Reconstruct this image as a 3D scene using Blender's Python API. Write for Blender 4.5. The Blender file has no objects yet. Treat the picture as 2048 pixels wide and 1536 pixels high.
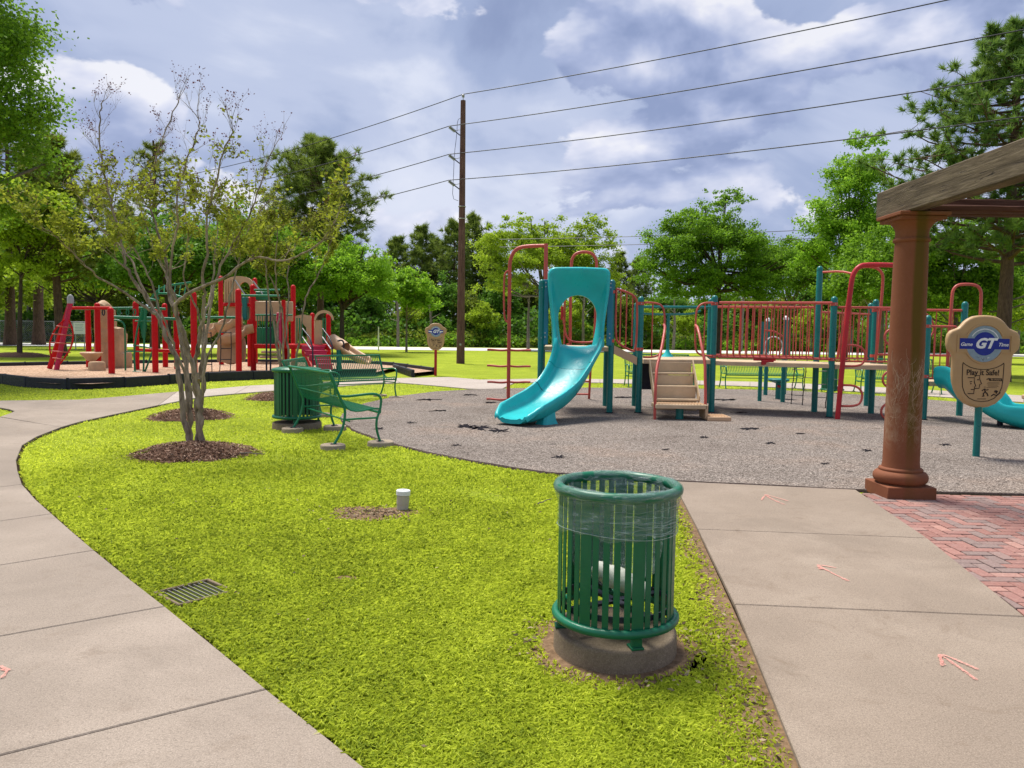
import bpy, math, random
import numpy as np
from mathutils import Vector, Matrix
random.seed(7)
RNG = np.random.default_rng(11)
R = math.radians
PI = math.pi
S = bpy.context.scene
COL = S.collection

# ------------------------------------------------------------ camera
FPX = 1540.0; CH = 1.6; PITCH = R(3.83); ROLL = R(0.84)
F_ = Vector((0, math.cos(PITCH), -math.sin(PITCH)))
U0 = Vector((0, math.sin(PITCH), math.cos(PITCH))); R0 = Vector((1, 0, 0))
U_ = U0*math.cos(ROLL) - R0*math.sin(ROLL); R_ = R0*math.cos(ROLL) + U0*math.sin(ROLL)
cd = bpy.data.cameras.new('camera'); cam = bpy.data.objects.new('camera', cd); COL.objects.link(cam)
cd.sensor_width = 36; cd.lens = 36*FPX/2048; cd.clip_start = .05; cd.clip_end = 2000
cam.matrix_world = Matrix(((R_.x, U_.x, -F_.x, 0), (R_.y, U_.y, -F_.y, 0), (R_.z, U_.z, -F_.z, CH), (0, 0, 0, 1)))
S.camera = cam

# ------------------------------------------------------------ light and exposure
EXPO = 1.32
S.view_settings.view_transform = 'Standard'; S.view_settings.look = 'None'
S.view_settings.exposure = EXPO; S.view_settings.gamma = 1; S.view_settings.use_curve_mapping = False
SUN_EL, SUN_AZ = R(66), R(-38)          # azimuth measured from +Y towards +X: high, behind the scene to the left
sl = bpy.data.lights.new('sun', 'SUN'); sl.energy = 2.6; sl.angle = R(21); sl.color = (1, .95, .87)
so = bpy.data.objects.new('sun', sl); COL.objects.link(so)
sdir = Vector((math.sin(SUN_AZ)*math.cos(SUN_EL), math.cos(SUN_AZ)*math.cos(SUN_EL), math.sin(SUN_EL)))
so.rotation_euler = sdir.to_track_quat('Z', 'Y').to_euler(); so.location = (0, 0, 60)

def set_ramp(e, stops):
    e.remove(e[1]); e[0].position = stops[0][0]
    for p, c in stops[1:]: e.new(p)
    for k, (p, c) in enumerate(stops): e[k].color = (c, c, c, 1) if isinstance(c, (int, float)) else (*c, 1)
W = bpy.data.worlds.new('World'); S.world = W; W.use_nodes = True
def world_sky():
    nt = W.node_tree; nt.nodes.clear(); N = nt.nodes.new; L = nt.links.new
    def math_(op, a, b=None, c=None, clamp=False):
        n = N('ShaderNodeMath'); n.operation = op; n.use_clamp = clamp
        for i, v in enumerate((a, b, c)):
            if v is None: continue
            if isinstance(v, (int, float)): n.inputs[i].default_value = v
            else: L(v, n.inputs[i])
        return n.outputs[0]
    def noise(vec, scale, det=8, rough=.55, dist=0.0):
        n = N('ShaderNodeTexNoise'); n.inputs['Scale'].default_value = scale; n.inputs['Detail'].default_value = det
        n.inputs['Roughness'].default_value = rough; n.inputs['Distortion'].default_value = dist
        L(vec, n.inputs['Vector']); return n.outputs['Fac']
    def ramp(fac, stops, interp='LINEAR'):
        n = N('ShaderNodeValToRGB'); n.color_ramp.interpolation = interp
        set_ramp(n.color_ramp.elements, stops)
        L(fac, n.inputs[0]); return n.outputs[0]
    def mix(fac, a, b):
        n = N('ShaderNodeMix'); n.data_type = 'RGBA'
        if isinstance(fac, (int, float)): n.inputs[0].default_value = fac
        else: L(fac, n.inputs[0])
        for i, v in ((6, a), (7, b)):
            if isinstance(v, tuple): n.inputs[i].default_value = (*v, 1)
            else: L(v, n.inputs[i])
        return n.outputs[2]
    sky = N('ShaderNodeTexSky'); sky.sky_type = 'NISHITA'; sky.sun_disc = False
    sky.sun_elevation = SUN_EL; sky.sun_rotation = SUN_AZ; sky.air_density = 1.2; sky.dust_density = .6
    tc = N('ShaderNodeTexCoord'); sp = N('ShaderNodeSeparateXYZ'); L(tc.outputs['Generated'], sp.inputs[0])
    x, y, z = sp.outputs
    zz = math_('ADD', math_('MAXIMUM', z, 0.0), .16)
    cb = N('ShaderNodeCombineXYZ'); L(math_('DIVIDE', x, zz), cb.inputs[0]); L(math_('DIVIDE', y, zz), cb.inputs[1]); cb.inputs[2].default_value = 3.7
    flat = cb.outputs[0]
    m1 = N('ShaderNodeMapping'); L(tc.outputs['Generated'], m1.inputs[0]); m1.inputs['Scale'].default_value = (1, 1, 1.6); m1.inputs['Location'].default_value = (9.1, 3.2, 7.3)
    up = m1.outputs[0]
    m2 = N('ShaderNodeMapping'); L(up, m2.inputs[0]); m2.inputs['Location'].default_value = (.01, 0, .055)
    k = 1/(0.1*2**EXPO)
    def C(r, g, b): return (r*k, g*k, b*k)
    # broad uneven sheet of grey-blue cloud
    a = noise(flat, .42, 5, .5, .5); b = noise(up, 2.6, 7, .52, .6)
    s = math_('ADD', math_('MULTIPLY', a, .45), math_('MULTIPLY', b, .55))
    sheet = ramp(s, [(.37, C(.28, .35, .56)), (.45, C(.38, .46, .68)), (.515, C(.53, .60, .80)), (.58, C(.72, .77, .92)), (.66, C(.84, .87, .98))], 'EASE')
    # billowing cumulus: lit tops, grey bases, from two samples of one noise
    c = noise(up, 5.2, 9, .52, .15); s1 = noise(up, 5.2, 5, .5, .15); s2 = noise(m2.outputs[0], 5.2, 5, .5, .15)
    big = noise(up, 1.6, 2, .5)
    den = math_('SUBTRACT', math_('ADD', c, math_('MULTIPLY', math_('SUBTRACT', big, .5), .7)), .51)
    cov = ramp(den, [(0.0, (0, 0, 0)), (.035, (1, 1, 1))], 'EASE')
    rim = math_('MULTIPLY', math_('SUBTRACT', s1, s2), 4.6)
    lit = ramp(math_('ADD', math_('SUBTRACT', .50, math_('MULTIPLY', den, 1.6)), rim, clamp=True),
               [(0.0, C(.27, .34, .56)), (.3, C(.39, .46, .69)), (.6, C(.61, .66, .84)), (.85, C(.80, .82, .95)), (1.0, C(.95, .95, 1.0))])
    cl = mix(math_('MULTIPLY', cov, .85), sheet, lit)
    # a few open gaps show the clear sky
    gap = ramp(noise(up, 2.4, 6, .5, .2), [(.60, (0, 0, 0)), (.70, (1, 1, 1))])
    out = mix(math_('MULTIPLY', gap, .2), cl, sky.outputs[0])
    # paler towards the horizon, as haze makes it
    hz = ramp(z, [(0.0, (1, 1, 1)), (.12, (0, 0, 0))], 'EASE')
    out = mix(math_('MULTIPLY', hz, .55), out, C(.70, .76, .90))
    bg = N('ShaderNodeBackground'); L(out, bg.inputs[0]); bg.inputs[1].default_value = .1
    o = N('ShaderNodeOutputWorld'); L(bg.outputs[0], o.inputs[0])
world_sky()

def G(px, py, z=0.0):
    d = F_ + R_*((px-1024)/FPX) + U_*((768-py)/FPX); t = (z-CH)/d.z
    return Vector((d.x*t, d.y*t, z))
def P(px, py, Y):
    d = F_ + R_*((px-1024)/FPX) + U_*((768-py)/FPX); t = Y/d.y
    return Vector((d.x*t, Y, CH + d.z*t))

# ------------------------------------------------------------ materials
class NT:
    def __init__(s, name):
        s.m = bpy.data.materials.new(name); s.m.use_nodes = True; s.t = s.m.node_tree
        s.b = s.t.nodes['Principled BSDF']; s.out = s.t.nodes['Material Output']
        s.N = s.t.nodes.new; s.L = s.t.links.new
        s.tc = s.N('ShaderNodeTexCoord')
    def vec(s, scale=(1, 1, 1), kind='Object', loc=(0, 0, 0), rot=(0, 0, 0)):
        m = s.N('ShaderNodeMapping'); m.inputs['Scale'].default_value = scale; m.inputs['Location'].default_value = loc; m.inputs['Rotation'].default_value = rot
        s.L(s.tc.outputs[kind], m.inputs[0]); return m.outputs[0]
    def noise(s, scale, det=4, rough=.55, vec=None, dist=0):
        n = s.N('ShaderNodeTexNoise'); n.inputs['Scale'].default_value = scale; n.inputs['Detail'].default_value = det
        n.inputs['Roughness'].default_value = rough; n.inputs['Distortion'].default_value = dist
        s.L(vec if vec is not None else s.tc.outputs['Object'], n.inputs['Vector']); return n.outputs['Fac']
    def voro(s, scale, vec=None, feature='F1', out='Distance'):
        n = s.N('ShaderNodeTexVoronoi'); n.feature = feature; n.inputs['Scale'].default_value = scale
        s.L(vec if vec is not None else s.tc.outputs['Object'], n.inputs['Vector']); return n.outputs[out]
    def ramp(s, fac, stops, interp='LINEAR'):
        n = s.N('ShaderNodeValToRGB'); n.color_ramp.interpolation = interp; set_ramp(n.color_ramp.elements, stops)
        s.L(fac, n.inputs[0]); return n.outputs[0]
    def mix(s, fac, a, b, mode='MIX'):
        n = s.N('ShaderNodeMix'); n.data_type = 'RGBA'; n.blend_type = mode
        if isinstance(fac, (int, float)): n.inputs[0].default_value = fac
        else: s.L(fac, n.inputs[0])
        for i, v in ((6, a), (7, b)):
            if isinstance(v, tuple): n.inputs[i].default_value = (*v, 1)
            else: s.L(v, n.inputs[i])
        return n.outputs[2]
    def math(s, op, a, b=None, clamp=False):
        n = s.N('ShaderNodeMath'); n.operation = op; n.use_clamp = clamp
        for i, v in enumerate((a, b)):
            if v is None: continue
            if isinstance(v, (int, float)): n.inputs[i].default_value = v
            else: s.L(v, n.inputs[i])
        return n.outputs[0]
    def attr(s, name, out='Fac'):
        n = s.N('ShaderNodeAttribute'); n.attribute_name = name; return n.outputs[out]
    def rnd(s):
        return s.N('ShaderNodeObjectInfo').outputs['Random']
    def bump(s, h, strength=.3, dist=.01):
        n = s.N('ShaderNodeBump'); n.inputs['Strength'].default_value = strength; n.inputs['Distance'].default_value = dist
        s.L(h, n.inputs['Height']); s.L(n.outputs[0], s.b.inputs['Normal'])
    def set(s, col=None, rough=None, spec=None, metal=None):
        if col is not None:
            if isinstance(col, tuple): s.b.inputs['Base Color'].default_value = (*col, 1)
            else: s.L(col, s.b.inputs['Base Color'])
        if rough is not None:
            if isinstance(rough, (int, float)): s.b.inputs['Roughness'].default_value = rough
            else: s.L(rough, s.b.inputs['Roughness'])
        if spec is not None: s.b.inputs['Specular IOR Level'].default_value = spec
        if metal is not None: s.b.inputs['Metallic'].default_value = metal
        return s.m

def mul(c, k): return tuple(v*k for v in c)
def paint(name, c, rough=.38, vary=.18, spec=.5, wear=(.5, .45, .4), wearamt=0.0, fade=.0):
    t = NT(name); n = t.noise(2.2, 6, .6)
    col = t.ramp(n, [(.3, mul(c, 1-vary)), (.7, mul(c, 1+vary))])
    g = t.noise(9, 5, .7)
    col = t.mix(t.ramp(g, [(.52, 0.0), (.75, .35)]), col, tuple(v*.75+.035 for v in c))
    if wearamt:
        w = t.noise(14, 6, .7); col = t.mix(t.ramp(w, [(.66-wearamt, 0.0), (.70-wearamt, 1.0)]), col, wear)
    r = t.ramp(t.noise(20, 4), [(.3, rough*.8), (.7, min(1, rough*1.35))])
    t.bump(t.noise(120, 3), .08, .002)
    t.b.inputs['Specular IOR Level'].default_value = spec*.8
    return t.set(col, r)
M = {}
M['red'] = paint('red_powder_coat', (.42, .022, .03), .4, .15, .3)
M['coral'] = paint('sun_faded_red_coat', (.46, .075, .055), .42, .2)
M['rred'] = paint('bright_red_post_coat', (.50, .006, .008), .42, .1, .2)
M['mag'] = paint('magenta_red_tread', (.45, .012, .07), .5, .15)
M['tealpost'] = paint('teal_post_coat', (.003, .155, .14), .30, .15)
M['teal'] = paint('turquoise_plastic', (.016, .41, .42), .33, .12, .4)
M['tealpanel'] = paint('blue_teal_plastic', (.005, .17, .26), .35, .15)
M['green'] = paint('green_powder_coat', (.005, .17, .075), .33, .15)
M['binpaint'] = paint('dark_green_slat_paint', (.003, .115, .048), .36, .18)
M['binring'] = paint('green_ring_paint', (.004, .125, .06), .34, .15)
M['tan'] = paint('tan_plastic', (.52, .34, .20), .5, .1)
M['tanmetal'] = paint('tan_coated_deck', (.50, .37, .23), .55, .18)
M['rock'] = paint('moulded_tan_rock', (.46, .31, .18), .7, .22)
M['dark'] = paint('dark_panel', (.012, .014, .03), .5, .1)
M['black'] = paint('black_plastic_timber', (.012, .014, .022), .55, .3)
M['chain'] = paint('dark_chain', (.03, .028, .03), .5, .2)
M['galv'] = paint('galvanised_metal', (.35, .36, .37), .45, .15)
M['white'] = paint('white_paint', (.75, .75, .73), .5, .06)
M['pvc'] = paint('weathered_white_pvc', (.45, .41, .31), .6, .2)
M['steel'] = paint('bolt_metal', (.4, .4, .42), .35, .1)

def concrete(name, c1, c2, scale=1.0, dark=.6):
    t = NT(name)
    n1 = t.noise(.9*scale, 6, .62); n2 = t.noise(7*scale, 6, .7); n3 = t.noise(160, 3, .7); n4 = t.voro(240)
    col = t.ramp(n1, [(.36, mul(c1, .78)), (.5, c1), (.64, c2)])
    col = t.mix(t.math('MULTIPLY', t.rnd(), .35), col, mul(c1, .80))
    col = t.mix(t.ramp(n2, [(.35, .0), (.75, .45)]), col, mul(c1, .72))
    col = t.mix(.5, col, t.ramp(n3, [(.3, mul(c1, .45)), (.5, mul(c1, 1.0)), (.72, mul(c2, 1.45))]))
    col = t.mix(t.ramp(n4, [(.0, .35), (.25, 0.0)]), col, mul(c1, .45))
    col = t.mix(t.ramp(t.noise(.55*scale, 7, .7, dist=.6, vec=t.vec((1, 1, 1), loc=(3, 9, 0))), [(.50, 0.0), (.62, .35)]), col, mul(c1, .66))
    col = t.mix(t.ramp(t.noise(2.3*scale, 5, .75, dist=1.2), [(.56, 0.0), (.74, .55)]), col, (c1[0]*.62, c1[1]*.56, c1[2]*.5))
    col = t.mix(t.ramp(t.noise(62, 5, .9), [(.50, 0.0), (.66, .75)]), col, mul(c1, .5))
    t.bump(t.math('ADD', n3, t.math('MULTIPLY', n2, .8)), .35, .004)
    return t.set(col, .9, .2)
M['pad2'] = concrete('pale_footing_concrete', (.36, .29, .21), (.46, .38, .29), 3)
M['iron'] = paint('dull_grate_iron', (.17, .16, .15), .6, .2)
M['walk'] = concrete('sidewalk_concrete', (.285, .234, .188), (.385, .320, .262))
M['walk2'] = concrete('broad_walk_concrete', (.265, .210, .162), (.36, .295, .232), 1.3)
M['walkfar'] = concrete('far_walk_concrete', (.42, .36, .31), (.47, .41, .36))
M['pad'] = concrete('rough_footing_concrete', (.22, .165, .11), (.32, .25, .18), 3)
def m_joint():
    t = NT('joint_dirt'); t.set(t.ramp(t.noise(30, 5), [(.3, (.012, .009, .006)), (.7, (.045, .032, .02))]), .95, .0); return t.m
M['joint'] = m_joint()

def m_road():
    t = NT('far_road_surface'); t.set(t.ramp(t.noise(.3, 4), [(.3, (.52, .50, .47)), (.7, (.66, .64, .60))]), .9, .2); return t.m
M['road'] = m_road()
def m_rubber():
    t = NT('poured_rubber_granules')
    g = t.voro(85, out='Color'); sep = t.N('ShaderNodeSeparateColor'); t.L(g, sep.inputs[0])
    col = t.ramp(sep.outputs[0], [(0, (.045, .037, .032)), (.3, (.125, .105, .09)), (.6, (.215, .182, .158)), (.85, (.32, .275, .24)), (1, (.44, .385, .34))])
    big = t.noise(.55, 6, .65)
    col = t.mix(1.0, col, t.ramp(big, [(.3, (.80, .78, .77)), (.5, (1, 1, 1)), (.7, (1.15, 1.05, .98))]), 'MULTIPLY')
    v = t.vec((1.0, 3.2, 1)); e = t.noise(2.6, 8, .72, vec=v, dist=.5)
    e2 = t.noise(.35, 2, .5)
    mask = t.ramp(t.math('ADD', e, t.math('MULTIPLY', t.math('SUBTRACT', e2, .5), .35)), [(.665, 0.0), (.68, 1.0)])
    col = t.mix(mask, col, (.022, .02, .026))
    h = t.math('SUBTRACT', t.voro(85), t.math('MULTIPLY', mask, 1.2))
    t.bump(h, .9, .008)
    return t.set(col, .95, .05)
M['rubber'] = m_rubber()
def m_rubber_edge():
    t = NT('rubber_edge'); t.set(t.ramp(t.noise(30, 5), [(.3, (.05, .035, .03)), (.7, (.15, .11, .10))]), .95, .1); t.bump(t.noise(60, 4), .6, .01); return t.m
M['rubedge'] = m_rubber_edge()
def m_worn():
    t = NT('torn_rubber_base'); t.set(t.ramp(t.noise(40, 5), [(.3, (.008, .008, .010)), (.7, (.035, .032, .036))]), .95, .0); return t.m
M['worn'] = m_worn()
def m_brick():
    t = NT('clay_paver'); r = t.math('FRACT', t.math('ADD', t.rnd(), t.N('ShaderNodeNewGeometry').outputs['Random Per Island']))
    col = t.ramp(r, [(0, (.25, .122, .10)), (.3, (.33, .17, .14)), (.55, (.28, .145, .122)), (.62, (.215, .155, .138)), (.85, (.24, .168, .15)), (1, (.38, .205, .165))])
    n = t.noise(60, 6, .7)
    col = t.mix(.75, col, t.ramp(n, [(.3, (.62, .6, .6)), (.7, (1.25, 1.25, 1.25))]), 'MULTIPLY')
    col = t.mix(t.ramp(t.noise(3.1, 5, .7, vec=t.tc.outputs['Generated']), [(.5, 0.0), (.8, .3)]), col, (.42, .36, .31))
    t.bump(n, .35, .004)
    return t.set(col, .85, .25)
M['brick'] = m_brick()
def m_ground():
    t = NT('lawn_soil_and_turf')
    n = t.noise(1.3, 7, .65); n2 = t.noise(42, 5, .72); n3 = t.noise(.22, 4, .6); n4 = t.noise(9, 5, .7)
    col = t.ramp(n, [(.3, (.20, .27, .018)), (.5, (.28, .345, .024)), (.7, (.36, .42, .034))])
    col = t.mix(t.ramp(n3, [(.35, 0.0), (.65, .65)]), col, (.21, .265, .016))  # broad darker patches paint bands of shade into the turf colour
    col = t.mix(.8, col, t.ramp(n2, [(.3, (.42, .45, .3)), (.5, (1, 1, 1)), (.7, (1.45, 1.4, 1.3))]), 'MULTIPLY')
    col = t.mix(t.ramp(n4, [(.56, 0.0), (.74, .65)]), col, (.17, .135, .05))
    t.bump(t.math('ADD', n2, n4), .8, .03)
    return t.set(col, .95, .1)
M['ground'] = m_ground()
def m_leaf(name, c1, c2, c3=None, trans=.45, rough=.5):
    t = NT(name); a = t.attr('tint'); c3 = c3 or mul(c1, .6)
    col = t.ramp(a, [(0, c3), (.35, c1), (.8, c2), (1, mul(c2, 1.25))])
    r = t.rnd(); col = t.mix(t.math('MULTIPLY', r, .25), col, mul(c1, .75))
    t.set(col, rough, .12)
    tr = t.N('ShaderNodeBsdfTranslucent'); t.L(t.mix(.35, col, mul(c2, 1.6)), tr.inputs[0])
    mx = t.N('ShaderNodeMixShader'); mx.inputs[0].default_value = trans
    t.L(t.b.outputs[0], mx.inputs[1]); t.L(tr.outputs[0], mx.inputs[2]); t.L(mx.outputs[0], t.out.inputs[0])
    return t.m
M['blade'] = m_leaf('grass_blade', (.36, .445, .028), (.61, .67, .07), (.135, .195, .016), .5, .6)
M['crape'] = m_leaf('crape_myrtle_leaf', (.13, .175, .014), (.28, .31, .03), (.12, .045, .045), .5, .6)
M['crapeseed'] = m_leaf('dry_seed_head', (.10, .03, .035), (.16, .05, .06), (.04, .015, .02), .2, .6)
M['leaf_mid'] = m_leaf('mid_green_leaf', (0.106, 0.225, 0.015), (0.225, 0.388, 0.030), (0.031, 0.088, 0.010), .46)
M['leaf_dark'] = m_leaf('dark_green_leaf', (0.076, 0.185, 0.020), (0.176, 0.336, 0.034), (0.025, 0.076, 0.013), .42)
M['leaf_lime'] = m_leaf('lime_green_leaf', (0.161, 0.333, 0.018), (0.310, 0.506, 0.040), (0.046, 0.127, 0.010), .5)
M['leaf_yellow'] = m_leaf('yellow_green_leaf', (0.213, 0.325, 0.020), (0.375, 0.488, 0.037), (0.062, 0.112, 0.009), .48)
M['leaf_olive'] = m_leaf('olive_shade_leaf', (0.120, 0.179, 0.020), (0.254, 0.314, 0.033), (0.038, 0.060, 0.010), .42)
M['needle'] = m_leaf('pine_needle', (0.098, 0.203, 0.042), (0.240, 0.345, 0.053), (0.038, 0.083, 0.024), .3, .5)
M['needle2'] = m_leaf('olive_pine_needle', (0.121, 0.176, 0.019), (0.270, 0.304, 0.035), (0.041, 0.068, 0.014), .3, .5)
M['needlefar'] = m_leaf('far_pine_needle', (0.138, 0.213, 0.034), (0.287, 0.356, 0.057), (0.052, 0.092, 0.021), .3, .6)
M['dryleaf'] = m_leaf('dry_fallen_leaf', (.16, .11, .06), (.36, .28, .18), (.04, .025, .015), .1, .7)
def m_bark(name, c1, c2, sc=(6, 6, 1.4), b=.6):
    t = NT(name); v = t.vec(sc); n = t.noise(3, 7, .7, vec=v); n2 = t.noise(1.4, 3)
    col = t.ramp(n, [(.32, c1), (.68, c2)]); col = t.mix(t.ramp(n2, [(.4, 0.0), (.7, .4)]), col, mul(c1, .8))
    t.bump(n, b, .03); return t.set(col, .9, .2)
M['bark'] = m_bark('dark_bark', (.035, .026, .02), (.10, .075, .055))
M['barkpine'] = m_bark('pine_bark', (.05, .03, .022), (.16, .10, .07))
M['barkgrey'] = m_bark('grey_bark', (.10, .085, .065), (.24, .21, .17))
M['barkcrape'] = m_bark('smooth_crape_bark', (.085, .058, .038), (.44, .35, .26), (5, 5, 1.2), .25)
def m_wood(name, c1, c2, c3, axis=1):
    t = NT(name); sc = [14, 14, 14]; sc[axis] = .9
    n = t.noise(1.6, 8, .68, vec=t.vec(tuple(sc)), dist=1.4); n2 = t.noise(1.7, 4)
    col = t.ramp(n, [(.3, c1), (.5, c2), (.72, c3)]); col = t.mix(t.ramp(n2, [(.4, 0.0), (.7, .45)]), col, mul(c1, .9))
    cr = t.ramp(t.noise(1.1, 9, .72, vec=t.vec(tuple(v*1.3 for v in sc), loc=(3, 7, 1)), dist=1), [(.37, 1.0), (.41, 0.0)])
    col = t.mix(cr, col, mul(c1, .3))
    t.bump(t.math('SUBTRACT', n, cr), .7, .012); return t.set(col, .85, .2)
M['beamY'] = m_wood('weathered_beam', (.05, .037, .022), (.11, .083, .052), (.21, .165, .11), 1)
M['beamX'] = m_wood('reddish_beam', (.045, .017, .01), (.075, .03, .018), (.12, .055, .033), 0)
M['polewood'] = m_wood('creosoted_pole_wood', (.07, .034, .03), (.13, .068, .055), (.21, .13, .105), 2)
def m_column():
    t = NT('terracotta_column')
    n = t.noise(3, 6, .6); n2 = t.noise(40, 5, .7)
    col = t.ramp(n, [(.3, (.185, .066, .032)), (.6, (.205, .075, .037)), (.8, (.23, .088, .045))])
    col = t.mix(t.ramp(n2, [(.5, 0.0), (.8, .25)]), col, (.27, .13, .085))
    # mossy streak down one side
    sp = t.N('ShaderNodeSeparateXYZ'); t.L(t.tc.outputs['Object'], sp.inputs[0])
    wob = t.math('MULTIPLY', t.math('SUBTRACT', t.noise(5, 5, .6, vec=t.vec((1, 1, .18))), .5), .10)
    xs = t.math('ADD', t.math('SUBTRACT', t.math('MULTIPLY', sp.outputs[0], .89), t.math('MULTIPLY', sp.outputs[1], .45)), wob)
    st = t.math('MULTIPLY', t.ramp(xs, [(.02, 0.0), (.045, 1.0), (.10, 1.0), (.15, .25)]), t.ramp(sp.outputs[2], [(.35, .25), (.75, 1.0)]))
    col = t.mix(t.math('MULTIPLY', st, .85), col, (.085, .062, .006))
    zr = t.N('ShaderNodeMapRange'); t.L(sp.outputs[2], zr.inputs[0]); zr.inputs[1].default_value = 0; zr.inputs[2].default_value = 2
    zb = t.ramp(zr.outputs[0], [(.22, 0.0), (.30, 1.0), (.60, 1.0), (.74, 0.0)])
    sm = t.ramp(t.noise(9, 6, .75, vec=t.vec((1, 1, .5)), dist=1), [(.45, 0.0), (.7, .8)])
    col = t.mix(t.math('MULTIPLY', zb, sm), col, (.30, .20, .13))
    t.bump(n2, .25, .004); return t.set(col, .75, .15)
M['column'] = m_column()
def m_mulch():
    t = NT('mulch_chip'); a = t.attr('tint')
    t.set(t.ramp(a, [(0, (.06, .032, .02)), (.4, (.19, .105, .068)), (.75, (.34, .21, .145)), (1, (.52, .38, .27))]), .9, .1); return t.m
M['mulch'] = m_mulch()
def m_chipbed():
    t = NT('tan_wood_chip_bed'); v = t.voro(26, out='Color'); sp = t.N('ShaderNodeSeparateColor'); t.L(v, sp.inputs[0])
    col = t.ramp(sp.outputs[0], [(0, (.24, .14, .08)), (.5, (.46, .31, .21)), (1, (.62, .46, .34))])
    col = t.mix(.4, col, t.ramp(t.noise(1.2, 5), [(.3, (.7, .66, .6)), (.7, (1.2, 1.15, 1.1))]), 'MULTIPLY')
    t.bump(t.voro(26), .9, .03); return t.set(col, .95, .1)
M['chips'] = m_chipbed()
def m_film():
    t = NT('clear_plastic_film')
    tr = t.N('ShaderNodeBsdfTransparent'); tr.inputs[0].default_value = (.86, .90, .88, 1)
    t.set((.55, .66, .64), .18, .6)
    n = t.noise(14, 5, .6, vec=t.vec((1, 1, 3))); t.bump(n, .9, .02)
    mx = t.N('ShaderNodeMixShader')
    wr = t.ramp(t.noise(5, 6, .65, vec=t.vec((1, 1, 7)), dist=1.5), [(.35, .08), (.55, .17), (.75, .55)])
    t.L(wr, mx.inputs[0]); t.L(tr.outputs[0], mx.inputs[1]); t.L(t.b.outputs[0], mx.inputs[2]); t.L(mx.outputs[0], t.out.inputs[0])
    return t.m
M['film'] = m_film()
def m_chalk():
    t = NT('pink_chalk'); tr = t.N('ShaderNodeBsdfTransparent'); t.set((.62, .30, .25), .95, .0)
    mx = t.N('ShaderNodeMixShader'); t.L(t.ramp(t.noise(85, 5, .8), [(.38, 0.0), (.56, .9)]), mx.inputs[0])
    t.L(tr.outputs[0], mx.inputs[1]); t.L(t.b.outputs[0], mx.inputs[2]); t.L(mx.outputs[0], t.out.inputs[0]); return t.m
M['chalk'] = m_chalk()
def flat(name, c, r=.6):
    t = NT(name); t.set(t.ramp(t.noise(30, 4), [(.3, mul(c, .9)), (.7, mul(c, 1.08))]), r, .3); return t.m
M['signtan'] = paint('sign_board_tan_plastic', (.43, .275, .13), .45, .08)
M['inkbrown'] = flat('dark_brown_print', (.035, .022, .015))
M['inkblue'] = flat('sign_blue_print', (.01, .022, .25), .4)
M['inkgrey'] = flat('sign_grey_ring', (.22, .30, .36), .45)
M['inkwhite'] = flat('sign_white_print', (.72, .75, .76), .5)
M['bagwhite'] = flat('crumpled_white_plastic', (.66, .64, .58), .4)
M['wire'] = flat('overhead_wire', (.03, .03, .035), .5)
M['ceramic'] = flat('grey_insulator', (.32, .33, .34), .3)

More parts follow.
